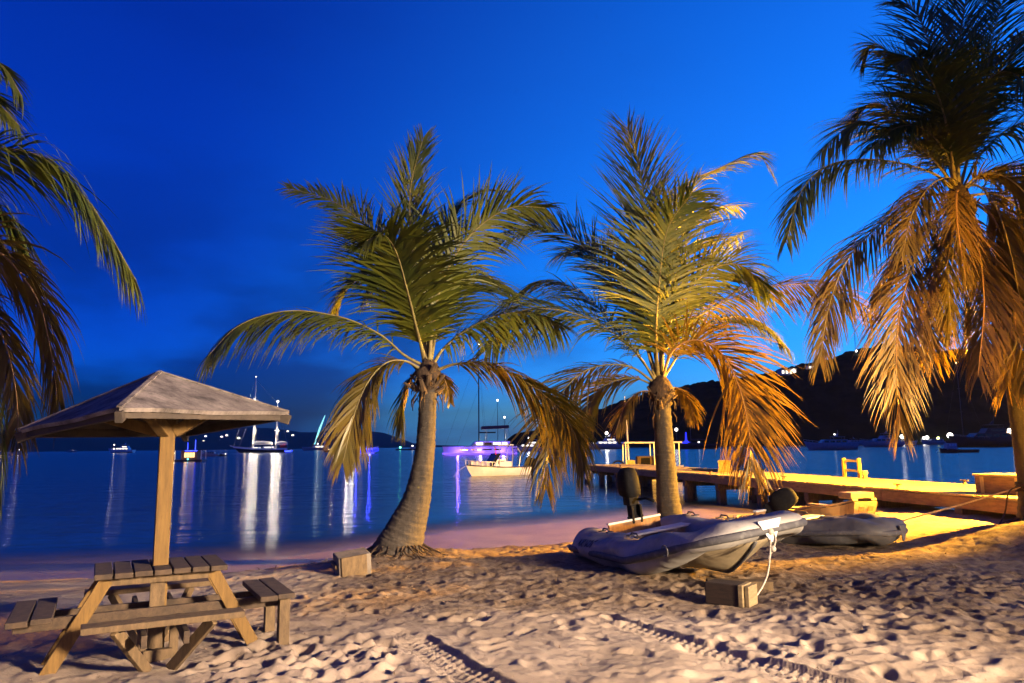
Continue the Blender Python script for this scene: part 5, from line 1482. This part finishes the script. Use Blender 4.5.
# ---- far left small boats
t, Lg, *_ = motor_yacht('small white boat with red lit stern at the far left edge of the water', 14, 455, R(200), 17, decks=1, lamps=((-.2, 1.8, .35, M_bulb, 160, (1, .9, .8)),), mast=False)
mb = MB(); mb.box((-.25 * Lg, -.15 * Lg, .55), (.35 * Lg, .1, .35)); mb.build('red_light_strip', M_redl, t); lamp(t, 'cabin_light', (0, -1.2, 2.4), 220, (1, .85, .8), .2)
motor_yacht('dim grey motor boat far out under the left corner of the sunshade roof', 72, 452.2, R(5), 10, hull_mat=M_gelg, decks=1, mast=False, lamps=((.1, 1.1, .25, M_bulb, 0, None),))
motor_yacht('white motor yacht with two bright cabin lamps far out left of the sunshade post', 121, 453, R(178), 26, decks=2, win=M_lwhite, lamps=((.30, 0.6, .4, M_bulb, 200, (1, .9, .8)), (.30, 2.4, .4, M_bulb, 200, (1, .9, .8)), (-.3, .8, .2, M_bulb, 0, None)))

# ---- houseboat behind the post
loc, h = place(187, 461.5, R(3)); LH = mlen(187, 461.5, 34)
t = thing('houseboat', 'low flat roofed houseboat with orange lit curtained windows right of the sunshade post', 'houseboat', loc, h)
mb = MB(); mb.box((0, 0, .12), (LH, LH * .42, .5)); mb.build('pontoon_hull', M_navy, t, bevel=.1)
c = house(t, -LH * .12, LH * .34, LH * .34, .35, 2.0, M_teak, 0, 0)
for k in range(4):
    a = -LH * .02 + k * LH * .075; winrow(c, [(a, a + LH * .065)], LH * .34, .75, 1.65, M_lwarm, 'lit_window')
mb = MB(); mb.box((LH * .02, 0, 2.12), (LH * .94, LH * .42, .1)); mb.build('flat_roof', M_canvas, t)
mb = MB()
for x in (-LH * .42, LH * .46):
    for y in (-LH * .19, LH * .19): mb.tube([(x, y, .3), (x, y, 2.1)], .07, 6)
mb.build('roof_posts', M_gel, t)
bulb(t, (-LH * .36, -LH * .12, 1.55), .28, M_bulbw, 130, (1, .75, .4)); bulb(t, (-LH * .40, -LH * .14, .75), .16, M_bulbw)
mb = MB(); mb.box((LH * .12, -LH * .215, 1.98), (LH * .22, .06, .12)); mb.box((LH * .30, -LH * .215, 1.98), (LH * .1, .06, .12)); mb.build('blue_light_strip', M_blue, t)
mb = MB(); mb.ball((LH * .10, -LH * .22, .45), .14, 8, 6); mb.build('deck_lamp', M_teal, t)
lamp(t, 'curtain_light', (LH * .1, -LH * .4, 1.2), 25, (1, .6, .25), .3)
mb = MB(); mb.tube([(LH * .22, 0, 2.1), (LH * .22, 0, 4.0)], [.06, .03], 6); mb.tube([(LH * .0, 0, 2.1), (LH * .0, 0, 3.5)], [.05, .03], 6); mb.build('flag_pole', M_blue, t)

motor_yacht('dim grey cabin cruiser with one blue lamp moored behind the houseboat', 208, 456.3, R(186), 20, hull_mat=M_gelg, decks=1, mast=False, lamps=((.1, .8, .16, M_blue, 20, (.1, .1, 1)),))
motor_yacht('small dark runabout just right of the grey cabin cruiser', 222.5, 456.2, R(10), 9, hull_mat=M_navy, decks=1, mast=False, fly=False, lamps=((.3, 1.0, .12, M_bulb, 0, None),))

# ---- sailing catamaran, its jib given a turquoise glow of its own
loc, h = place(317, 450.4, R(176)); L5 = mlen(317, 450.4, 27)
t = thing('sailing_catamaran', 'white sailing catamaran with furled jib made to glow turquoise beside its mast', 'sailing boat', loc, h)
for sy in (-1, 1):
    put_hull(t, [[p + Vector((0, sy * L5 * .2, 0)) for p in r] for r in hull_rows(L5, L5 * .12, L5 * .12, bow_rise=.2)], M_gelg)
c = house(t, -L5 * .35, L5 * .14, L5 * .44, L5 * .08, L5 * .18, M_gel, .9, .1); winrow(c, [(-L5 * .30, -L5 * .02)], L5 * .44, L5 * .115, L5 * .155, M_lwhite)
mz = at(325, 414.5, loc.y).z; xm = -L5 * .28
mast_rig(t, xm, L5 * .16, mz, L5 * .013, M_spar, stays=[((L5 * .42, 0, L5 * .12), mz * .95)])
mb = MB(); mb.prism([(xm + .3, L5 * .30), (xm + .3, mz * .97), (xm + L5 * .03, mz * .97), (xm + L5 * .42, L5 * .20)][::-1], .12)
mb.v = [v for v in mb.v]
sl = MB(); sl.tube([(xm + L5 * .38, 0, L5 * .22), (xm + L5 * .19, 0, mz * .62), (xm + .2, 0, mz * .98)], [L5 * .022, L5 * .036, L5 * .012], 8); sl.build('furled_jib', lamp_mat('glowing_sail_teal', (.25, .75, .85), .45), t)  # jib emits teal itself, standing in for lamplight on the cloth
sl = MB(); sl.tube([(xm, 0, L5 * .24), (xm, 0, mz * .6), (xm, 0, mz * .99)], [L5 * .030, L5 * .024, L5 * .010], 8); sl.build('furled_mainsail', M_sail, t)
for z in (4, 10, 17): lamp(t, 'mast_floodlight', (xm + 1.0, -2.0, z), 700, (.75, 1, .95), .25)
bulb(t, (-L5 * .02, 0, L5 * .24), .6, M_bulb, 500, (1, .9, .75)); lamp(t, 'cockpit_light', (-L5 * .2, -L5 * .35, 2.8), 700, (1, .85, .6), .3)

motor_yacht('tan lit trawler showing between the turquoise catamaran and the blue glowing yacht', 333, 452.2, R(4), 17, hull_mat=M_teak, cab_mat=M_teak, decks=1, win=M_lwarm, mast=False, lamps=((0, 1.5, .2, M_bulbw, 200, (1, .75, .4)),))
t, L6, B6, H6, rr6 = motor_yacht('white motor yacht with strong blue hull lights partly behind palm leaves', 357, 454, R(8), 42, decks=2, win=M_lwhite, lamps=((-.1, 2.8, .35, M_bulb, 700, (1, .92, .8)), (-.25, 1.2, .3, M_bulb, 500, (1, .92, .8))))
mb = MB()
for k, sg in ((0, -1), (-1, 1)): mb.grid([[r[k] * 1.0 + Vector((0, sg * .06, -H6 * .35)), r[k] + Vector((0, sg * .06, -H6 * .85))] for r in rr6])
mb.build('blue_light_strip', lamp_mat('blue_hull_light', (.02, .03, 1.0), .55), t)
lamp(t, 'blue_hull_lamp', (0, -B6 * .8, .5), 900, (.05, .06, 1), .3); lamp(t, 'blue_hull_lamp', (L6 * .3, -B6 * .8, .5), 900, (.05, .06, 1), .3)
lamp(t, 'saloon_light', (-L6 * .2, -B6 * .9, 3.4), 900, (1, .85, .65), .3)

loc, h = place(407, 450.2, R(2)); L7 = mlen(407, 450.2, 22)
t = thing('work_barge', 'low dark barge with one green lamp far out beside the leaning palm trunk', 'barge', loc, h)
put_hull(t, hull_rows(L7, L7 * .25, L7 * .07, bow_rise=.1), M_navy)
house(t, L7 * .12, L7 * .38, L7 * .18, L7 * .05, L7 * .14, M_gelg, .1, .1); bulb(t, (-L7 * .3, 0, L7 * .13), .6, M_green, 60, (.2, 1, .5)); bulb(t, (L7 * .25, -L7 * .05, L7 * .19), .5, M_bulb, 150)
mb = MB(); mb.tube([(-L7 * .3, 0, 1), (-L7 * .3, 0, L7 * .12)], .2, 6); mb.build('lamp_post', M_gelg, t)

# ---- big catamaran with violet hull light
loc, h = place(479, 455, R(180 + 6)); L8 = mlen(479, 455, 72)
t = thing('sailing_catamaran', 'big white catamaran washed in violet hull light with dark bimini and tall bare mast', 'sailing boat', loc, h)
for sy in (-1, 1):
    hu, rr = put_hull(t, [[p + Vector((0, sy * L8 * .2, 0)) for p in r] for r in hull_rows(L8, L8 * .115, L8 * .135, bow_rise=.05, rake=.3, full=.6)], M_gel, z0=-.4)
    mb = MB(); nn_ = -1 if sy < 0 else 1; kk = 0 if sy < 0 else -1
    if True:
        for kk2, sg2 in ((0, -1), (-1, 1)):
            mb.grid([[r[kk2] + Vector((0, sg2 * .05, -L8 * .085)), r[kk2] + Vector((0, sg2 * .05, -L8 * .107))] for r in rr])
    mb.build('violet_light_strip', M_violet, hu)
    mb = MB()
    for (a, b) in ((-.28, -.20), (-.16, -.02), (.04, .12), (.16, .26)):
        yy = sy * (L8 * .2) + (L8 * .0575 + .03) * (-1 if h > 0 else 1) * 0
        for s2 in (-1, 1): mb.box(((a + b) / 2 * L8, sy * L8 * .2 + s2 * (L8 * .0575), L8 * .072), ((b - a) * L8, .10, L8 * .016))
    mb.build('hull_window', M_glass, hu)
    mb = MB()
    for s2 in (-1, 1): mb.box((.01 * L8, sy * L8 * .2 + s2 * (L8 * .0585), L8 * .072), (.045 * L8, .10, L8 * .014))
    for s2 in (-1, 1): mb.box((.21 * L8, sy * L8 * .2 + s2 * (L8 * .0585), L8 * .072), (.035 * L8, .10, L8 * .014))
    mb.build('lit_hull_window', M_lwhite, hu)
mb = MB(); mb.box((-L8 * .06, 0, L8 * .095), (L8 * .66, L8 * .36, L8 * .05)); mb.build('bridge_deck', M_gel, t)
c = house(t, -L8 * .42, L8 * .12, L8 * .42, L8 * .115, L8 * .185, M_gel, .9, .1)
for (a, b, mm_) in ((-.37, -.30, M_lwhite), (-.28, -.18, M_lwhite), (-.16, -.06, M_glass), (-.04, .05, M_lwhite)): winrow(c, [(a * L8, b * L8)], L8 * .42, L8 * .135, L8 * .168, mm_)
mb = MB(); mb.box((-L8 * .22, 0, L8 * .375), (L8 * .37, L8 * .30, L8 * .04), (0, R(2), 0)); mb.build('bimini', M_canvas, t, bevel=.1)
mb = MB(); mb.box((-L8 * .12, 0, L8 * .305), (L8 * .22, L8 * .05, L8 * .016)); mb.build('boom_bag', M_canvas, t)
mb = MB()
for x in (-L8 * .38, -L8 * .10):
    for y in (-L8 * .13, L8 * .13): mb.tube([(x, y, L8 * .18), (x, y, L8 * .36)], .05, 6)
mb.build('bimini_posts', M_alu, t)
mz = at(480, 345, loc.y).z
mast_rig(t, -L8 * .0, L8 * .18, mz, L8 * .0085, M_spard, stays=[((L8 * .46, 0, L8 * .13), mz * .93), ((L8 * .30, 0, L8 * .12), mz * .6), ((-L8 * .1, L8 * .24, L8 * .1), mz * .9), ((-L8 * .1, -L8 * .24, L8 * .1), mz * .9)])
bulb(t, (0, 0, mz + .2), .22, M_bulb)
for x in (-L8 * .36, -L8 * .2, -.02 * L8): lamp(t, 'cockpit_light', (x, -L8 * .12, L8 * .24), 260, (1, .85, .6), .3)
for x in (-L8 * .3, 0, L8 * .3):
    for sy in (-1, 1): lamp(t, 'violet_hull_lamp', (x, sy * L8 * .34, .7), 800, (.18, .08, 1), .3)

def sloop(label, px, wl, heading, npx, mast_top, mat=None, spar=None, lampm=None, mlamp=True, cat='sailing boat', group=None, extra=0):
    loc, h = place(px, wl, heading); Lg = mlen(px, wl, npx)
    t = thing('sailing_yacht', label, cat, loc, h, group)
    _, rr = put_hull(t, hull_rows(Lg, Lg * .26, Lg * .12, bow_rise=.3, rake=1.2, full=.45), mat or M_gelg)
    house(t, -Lg * .18, Lg * .18, Lg * .14, Lg * .08, Lg * .135, mat or M_gelg, 1.0, .3)
    mz = at(px, mast_top, loc.y).z
    mast_rig(t, Lg * .06, Lg * .1, mz, max(.09, Lg * .007), spar or M_spard, boom=(Lg * .36, Lg * .09), cover=M_canvas, stays=[((Lg * .49, 0, Lg * .12), mz * .97), ((-Lg * .47, 0, Lg * .1), mz * .97)])
    if mlamp: bulb(t, (Lg * .06, 0, mz + .25), .32, M_bulb, 60)
    return t, Lg
sloop('dark sloop with a lamp at its masthead standing behind the big catamaran', 500, 453, R(184), 34, 401)
sloop('smaller dark sloop with low lit masthead right of the big catamaran', 503.5, 452.6, R(10), 22, 418)
t, L9, *_ = motor_yacht('white flybridge yacht with one bright top lamp right behind the anchored motor boat', 527, 451.5, R(176), 36, decks=2, win=M_lwhite, lamps=((-.06, 2.9, .42, M_bulb, 900, (1, .92, .8)),), stripe=M_navy)
lamp(t, 'saloon_light', (0, -4, 2.6), 260, (1, .85, .65), .3)

# ---- motor boat anchored close in, between the palms
loc, h = place(497, 475.5, R(180 + 24)); LB = mlen(497, 475.5, 60) / math.cos(R(24))
t = thing('motor_boat', 'white cuddy cabin motor boat anchored close in with two black outboards', 'motor boat', loc, h)
rows = hull_rows(LB, LB * .34, LB * .19, bow_rise=.22, flare=.35, rake=.9)
hu, rr = put_hull(t, rows, M_gel, z0=-.3)
sheer_stripe(hu, rr, M_navy, .07)
zb = LB * .19 - .3
mb = MB(); mb.grid([[rr[i][0].lerp(rr[i][-1], .14) + Vector((0, 0, .02)), (rr[i][0] + rr[i][-1]) / 2 + Vector((0, 0, .34)), rr[i][0].lerp(rr[i][-1], .86) + Vector((0, 0, .02))] for i in range(6, 14)]); mb.build('cuddy_deck', M_gel, t)
mb = MB(); mb.prism([(LB * .12, zb), (LB * .17, zb), (LB * .04, zb + 1.0), (-.1, zb + 1.0)], LB * .25); mb.build('windscreen', M_glass, t)
mb = MB(); mb.box((-LB * .10, 0, zb + .15), (LB * .2, LB * .22, .5)); mb.build('seat_box', M_gel, t, bevel=.05)
mb = MB()
for sy in (-1, 1): mb.tube([(-LB * .30, sy * LB * .14, zb), (-LB * .34, sy * LB * .13, zb + 1.0), (-LB * .30, sy * LB * .10, zb + 1.35)], .045, 6)
mb.tube([(-LB * .30, -LB * .10, zb + 1.35), (-LB * .30, LB * .10, zb + 1.35)], .045, 6); mb.build('stern_arch', M_alu, t)
rails(t, rr, .6, 1.0, .32, M_alu)
for sy in (-1, 1):
    mb = MB(); mb.box((-LB * .555, sy * .42, .95), (.42, .36, .62), (0, R(-18), 0)); mb.box((-LB * .545, sy * .42, .25), (.22, .16, 1.0), (0, R(-10), 0)); mb.build('outboard_motor', M_black, t, bevel=.06)
mb = MB(); mb.tube([(LB * .05, LB * .08, zb), (LB * .05, LB * .08, zb + 1.5)], [.05, .03], 6); mb.build('aerial', M_red, t)
mb = MB(); mb.tube([(LB * .50, 0, zb + LB * .02), (LB * .62, 0, .4), (LB * .72, 0, -.2)], .02, 5); mb.build('anchor_rode', M_rope, t)

c = house(t, -LB * .12, LB * .14, LB * .20, zb + .05, zb + .55, M_gel, .9, .1)
winrow(c, [(-LB * .08, LB * .02)], LB * .20, zb + .2, zb + .42, M_glass)
t = bpy.data.objects['motor_boat']
mb = MB(); mb.box((-LB * .10, 0, zb + 1.62), (LB * .26, LB * .24, .07)); mb.build('hardtop', M_gel, t, bevel=.02)
mb = MB()
for x in (-LB * .21, LB * .0):
    for y in (-LB * .10, LB * .10): mb.tube([(x, y, zb), (x, y, zb + 1.6)], .035, 6)
mb.build('hardtop_posts', M_alu, t)

# ---- canopy boat lying off the dock end
q = at(646, 462, 46.0)
t = thing('canopy_boat', 'open launch with a flat white canopy moored behind the dock end', 'boat', (q.x, q.y, 0), R(-2))
LC_ = 4.6
rows = hull_rows(LC_, 1.9, .95, bow_rise=.2); put_hull(t, rows, M_gel, z0=-.2)
mb = MB(); mb.box((.35, 0, 2.32), (3.5, 1.8, .10)); mb.build('canopy', M_gel, t, bevel=.03)
for x in (-1.3, .4, 1.9):
    for y in (-.8, .8):
        mb = MB(); mb.tube([(x, y, .6), (x, y, 2.3)], .04, 6); mb.build('canopy_post', M_alu, t)
mb = MB(); mb.box((.15, -.1, 1.05), (1.5, .8, .9)); mb.build('console', M_twl, t, bevel=.05)
mb = MB(); mb.box((-.1, -.515, 1.1), (.55, .02, .6)); mb.build('console_door', M_black, t)
mb = MB(); mb.box((-.95, -.2, 1.0), (.5, .5, .55)); mb.build('seat', M_deck, t, bevel=.06)
mb = MB(); mb.box((1.45, -.2, .9), (.6, .6, .4)); mb.build('seat', M_deck, t, bevel=.06)
mb = MB(); mb.tube([(-1.75 + .38 * math.cos(a), -.5, .85 + .38 * math.sin(a)) for a in np.linspace(0, 6.28, 24)], .05, 8, cap=False); mb.build('life_ring', M_black, t)
mb = MB(); mb.tube([(-1.0, .3, .7), (-1.05, .3, 3.0), (-1.15, .3, 5.2)], [.05, .045, .02], 6); mb.build('whip_aerial', M_gel, t)
lamp(t, 'canopy_light', (0, -.4, 2.15), 14, (1, .75, .45), .08)

# ---- yachts under the hill
t, *_ = motor_yacht('large grey motor yacht with bright top lamp, left of the straight palm trunk', 604, 449.2, R(182), 40, hull_mat=M_gelg, cab_mat=M_gel, decks=2, win=M_lwhite, lamps=((-.08, 3.4, .8, M_bulb, 1500, (1, .95, .85)), (.1, .6, .4, M_bulb, 500, (1, .95, .85)), (.25, .6, .4, M_bulb, 500, (1, .95, .85))))
t, Lq = sloop('dark sloop with a cover made to glow bright blue at its mast foot, right of the straight palm', 694, 449, R(178), 46, 405, M_navy, mlamp=False)
mb = MB(); mb.tube([(Lq * .16, 0, Lq * .1), (Lq * .16, 0, Lq * .36)], [Lq * .03, Lq * .012], 8); mb.prism([(Lq * .02, Lq * .09), (Lq * .30, Lq * .09), (Lq * .16, Lq * .2)], 1.0); mb.build('blue_glow_cover', lamp_mat('blue_self_glow', (.02, .03, 1), .5), t)  # cover emits blue itself in place of lamplight falling on it
bulb(t, (Lq * .36, 0, Lq * .42), .7, M_bulb, 300); mb = MB(); mb.tube([(Lq * .36, 0, Lq * .1), (Lq * .36, 0, Lq * .42)], .12, 6); mb.build('lamp_post', M_spard, t)
bulb(t, (-Lq * .12, -1, Lq * .14), .4, M_bulb, 60)
YG = 'yachts moored dark under the hill'
t, *_ = motor_yacht('dark motor yacht with a bright mast lamp under the hill beside a tan palm leaf', 793, 445.6, R(3), 27, hull_mat=M_gelg, decks=2, lamps=((.30, 3.6, .9, M_bulb, 500, (1, .95, .85)), (-.3, .9, .45, M_lwhite, 0, None)), group=YG)
motor_yacht('long low dark grey yacht, the nearest one under the hill left of the ladder rail', 830, 450, R(180), 51, hull_mat=M_gelg, decks=1, lamps=((-.12, 2.2, .2, M_bulb, 0, None),), group=YG)
motor_yacht('dim unlit yacht right behind the long low grey yacht', 858, 445.4, R(2), 26, hull_mat=M_gelg, decks=1, group=YG)
motor_yacht('broad dark yacht with small deck lamps under the hanging palm fronds', 881, 447, R(184), 42, hull_mat=M_gelg, decks=2, lamps=((-.1, 1.2, .3, M_lwhite, 60, (1, .9, .8)),), group=YG)
motor_yacht('dark yacht with a white stern floodlight below the hanging frond tips', 907, 444.6, R(1), 22, hull_mat=M_gelg, decks=1, lamps=((-.2, 2.6, 1.2, M_bulb, 900, (1, .97, .9)),), group=YG)
motor_yacht('low dark yacht lying in front of the greenish shore lights', 934, 444.4, R(180), 26, hull_mat=M_gelg, decks=1, lamps=((.35, 1.6, 1.0, M_bulb, 900, (1, .97, .9)),), group=YG)
motor_yacht('long dark yacht at right under the hill, behind the little workboat', 984, 447, R(180), 70, hull_mat=M_navy, decks=2, group=YG)
motor_yacht('tall dark yacht close to the right palm trunk with an orange lamp above', 1008, 443.6, R(4), 40, hull_mat=M_navy, decks=2, lamps=((.05, 2.7, 1.2, M_bulb, 500, (1, .9, .75)), (.03, 1.9, 1.3, M_bulbw, 400, (1, .6, .25))), group=YG)
loc, h = place(958, 452.6, R(178)); LW = mlen(958, 452.6, 36)
t = thing('work_boat', 'small dark workboat with a boxy wheelhouse near the middle of the bay at right', 'boat', loc, h)
_, rr = put_hull(t, hull_rows(LW, LW * .3, LW * .12, bow_rise=.35), M_navy)
c = house(t, LW * .05, LW * .33, LW * .2, LW * .08, LW * .26, M_gelg, .1, .05, 'wheelhouse')
for a in (.08, .15, .22): winrow(c, [(a * LW, (a + .05) * LW)], LW * .2, LW * .18, LW * .235, principled('pale_pane', (.5, .55, .6), .2))
mb = MB(); mb.tube([(LW * .48, 0, LW * .1), (LW * .58, 0, LW * .02)], .04, 5); mb.build('bow_line', M_rope, t)
# tall lit masthead against the hill
sloop('dark sloop whose lit masthead stands high against the black hill at right', 967, 446.4, R(182), 44, 363.5, M_navy)

# ================================================================== shore lights, houses and the hilltop mast
def on_hill(px, py, Y0=600, Y1=950):
    """the point of the wooded hill seen at this pixel"""
    best = None
    cols = HILL
    for Y in np.linspace(Y0, Y1, 120):
        p = at(px, py, Y)
        d = (cols[:26, :, 0] - p.x) ** 2 + (cols[:26, :, 1] - p.y) ** 2
        k = np.unravel_index(np.argmin(d), d.shape); hz = cols[k][2]
        if best is None or abs(hz - p.z) < best[0]: best = (abs(hz - p.z), p, hz)
    p = best[1]; return Vector((p.x, p.y, best[2]))
M_wall = principled('house_wall', (0.5, 0.46, 0.4), 0.8); M_rooft = principled('house_roof', (0.12, 0.07, 0.05), 0.8)
def hill_house(label, p, w, mat_l, power, stories=1, group='lit houses on the hills', s=1.0):
    t = thing('hillside_house', label, 'house', p - Vector((0, 0, 1.0)), R(random.uniform(-15, 15)), group)
    h_ = 3.2 * stories * s
    mb = MB(); mb.box((0, 0, 1 + h_ / 2), (w, w * .6, h_)); mb.build('wall', M_wall, t)
    mb = MB(); mb.prism([(-w * .56, 1 + h_), (w * .56, 1 + h_), (w * .3, 1 + h_ + 1.6 * s), (-w * .3, 1 + h_ + 1.6 * s)], w * .7); mb.build('roof', M_rooft, t)
    n_ = max(2, int(w / 3.5 / s))
    for k in range(n_):
        mb = MB(); mb.box((-w / 2 + w * (k + .5) / n_, -w * .3 - .04, 1 + h_ * .5), (w / n_ * .55, .1, h_ * .5)); mb.build('lit_window', mat_l, t)
    if power: bulb(t, (w * .3, -w * .36, 1 + h_ * .9), .5 * s, M_bulb if power > 300 else M_bulbw, power, (1, .85, .55)); 
    return t
hill_house('pale lit villa on the left shoulder of the wooded hill, with several bright windows', on_hill(787, 375.5), 17, M_lwhite, 900, 2)
hill_house('small lit house just below the hilltop, right of the pale villa', on_hill(811, 369), 9, M_lwhite, 250)
p = on_hill(856, 354)
t = thing('radio_mast', 'thin radio mast on the hilltop with a bright lamp at its foot', 'mast', p - Vector((0, 0, 2)))
mb = MB()
for k in range(3):
    a = k * 2.094; mb.tube([(1.0 * math.cos(a), 1.0 * math.sin(a), 0), (.3 * math.cos(a), .3 * math.sin(a), 26)], .12, 5)
for z in np.arange(2, 25, 2.2):
    r_ = 1.0 - .7 * z / 26; pts = [(r_ * math.cos(k * 2.094), r_ * math.sin(k * 2.094), z) for k in range(4)]; mb.tube(pts, .07, 4)
mb.build('lattice', M_spard, t); mb = MB(); mb.tube([(0, 0, 24), (0, 0, 31)], [.12, .05], 5); mb.build('aerial', M_spard, t)
bulb(t, (-1, -3, 5), 1.2, M_bulb, 800, (1, .95, .9))
# shore lamps at the foot of the hill
M_yg = lamp_mat('yellow_green_lamp', (.75, .85, .2), 3)
for px, py, r, m_, lab in ((902, 436.5, 1.5, M_bulb, 'bright white shore lamp at the foot of the hill, left of the yellow green light'), (927, 437.5, 1.4, M_bulb, 'white shore lamp at the foot of the hill between two brighter ones'),
                           (938, 438, 1.1, M_yg, 'yellow green shore light at the foot of the hill'), (950, 435.5, 2.2, M_bulb, 'brightest white shore floodlight at the foot of the hill'), (742, 441, .9, M_bulbw, 'small warm shore lamp at the foot of the hill behind hanging fronds')):
    p = at(px, py, 600); t = thing('shore_lamp', lab, 'lamp', (p.x, p.y, 0), 0, 'lamps along the far shore')
    mb = MB(); mb.tube([(0, 0, -.5), (0, 0, p.z - r * .7)], [.25, .15], 6); mb.build('lamp_post', M_spard, t)
    bulb(t, (0, 0, p.z), r, m_, 900 if m_ is M_bulb else 300, (1, .95, .85))
# specks of lit houses on the far hills
M_spk = lamp_mat('far_window', (1, .9, .7), 1.6)
spk = [(206, 431), (206, 436), (204, 441), (222, 436.5), (220, 441), (227, 435), (231, 441), (239, 438), (216, 428.5), (288, 431), (293, 435)]
for i, (px, py) in enumerate(spk):
    p = at(px, py, 3900)
    t = thing('hillside_house', 'tiny lit house far off on the low hills behind the two masted yacht', 'house', p, 0, 'tiny lit houses on the far hills')
    mb = MB(); mb.box((0, 0, -3), (13, 10, 10)); mb.prism([(-8, 2), (8, 2), (0, 7)], 11); mb.build('wall', M_wall, t)
    mb = MB(); mb.box((0, -5.2, -1), (random.uniform(8, 12), .6, random.uniform(3, 5))); mb.build('lit_window', M_spk, t)

# ================================================================== dead leaf litter and twigs on the sand
mb = MB()
def litter(x, y, l, w):
    z = None
    i = min(max(np.searchsorted(gy, y), 1), len(gy) - 1); j = min(max(np.searchsorted(gx, x), 1), len(gx) - 1)
    z = float(GZ[i, j]) + 0.006; a = random.uniform(0, 6.28); d = Vector((math.cos(a), math.sin(a), random.uniform(-.1, .25))).normalized()
    p = Vector((x, y, z)); mb.tube([p, p + d * l * .5 + Vector((0, 0, .012)), p + d * l], [w, w * .9, w * .3], 4, sq=0.35)
for k in range(260):
    a = random.uniform(0, 6.28); r_ = abs(random.gauss(0, .55)) + .25
    litter(P1_BASE.x + math.cos(a) * r_ * 1.3, P1_BASE.y - abs(math.sin(a)) * r_ * .8 + .1, random.uniform(.04, .22), random.uniform(.004, .010))
for k in range(420):
    litter(random.uniform(-2.2, 5.8), random.uniform(7.4, 11.2), random.uniform(.02, .10), random.uniform(.003, .008))
for k in range(180):
    litter(random.uniform(4.6, 9.5), random.uniform(10.2, 13.0), random.uniform(.03, .18), random.uniform(.004, .009))
for k in range(90):
    litter(random.uniform(-5, 4.5), random.uniform(4.8, 7.6), random.uniform(.015, .06), random.uniform(.003, .006))
lo = mb.build('leaf_litter', principled('litter', (0.11, 0.07, 0.04), 0.95, noise=(7, (0.26, 0.19, 0.11), 0.45, 0.65))); lo['kind'] = 'stuff'
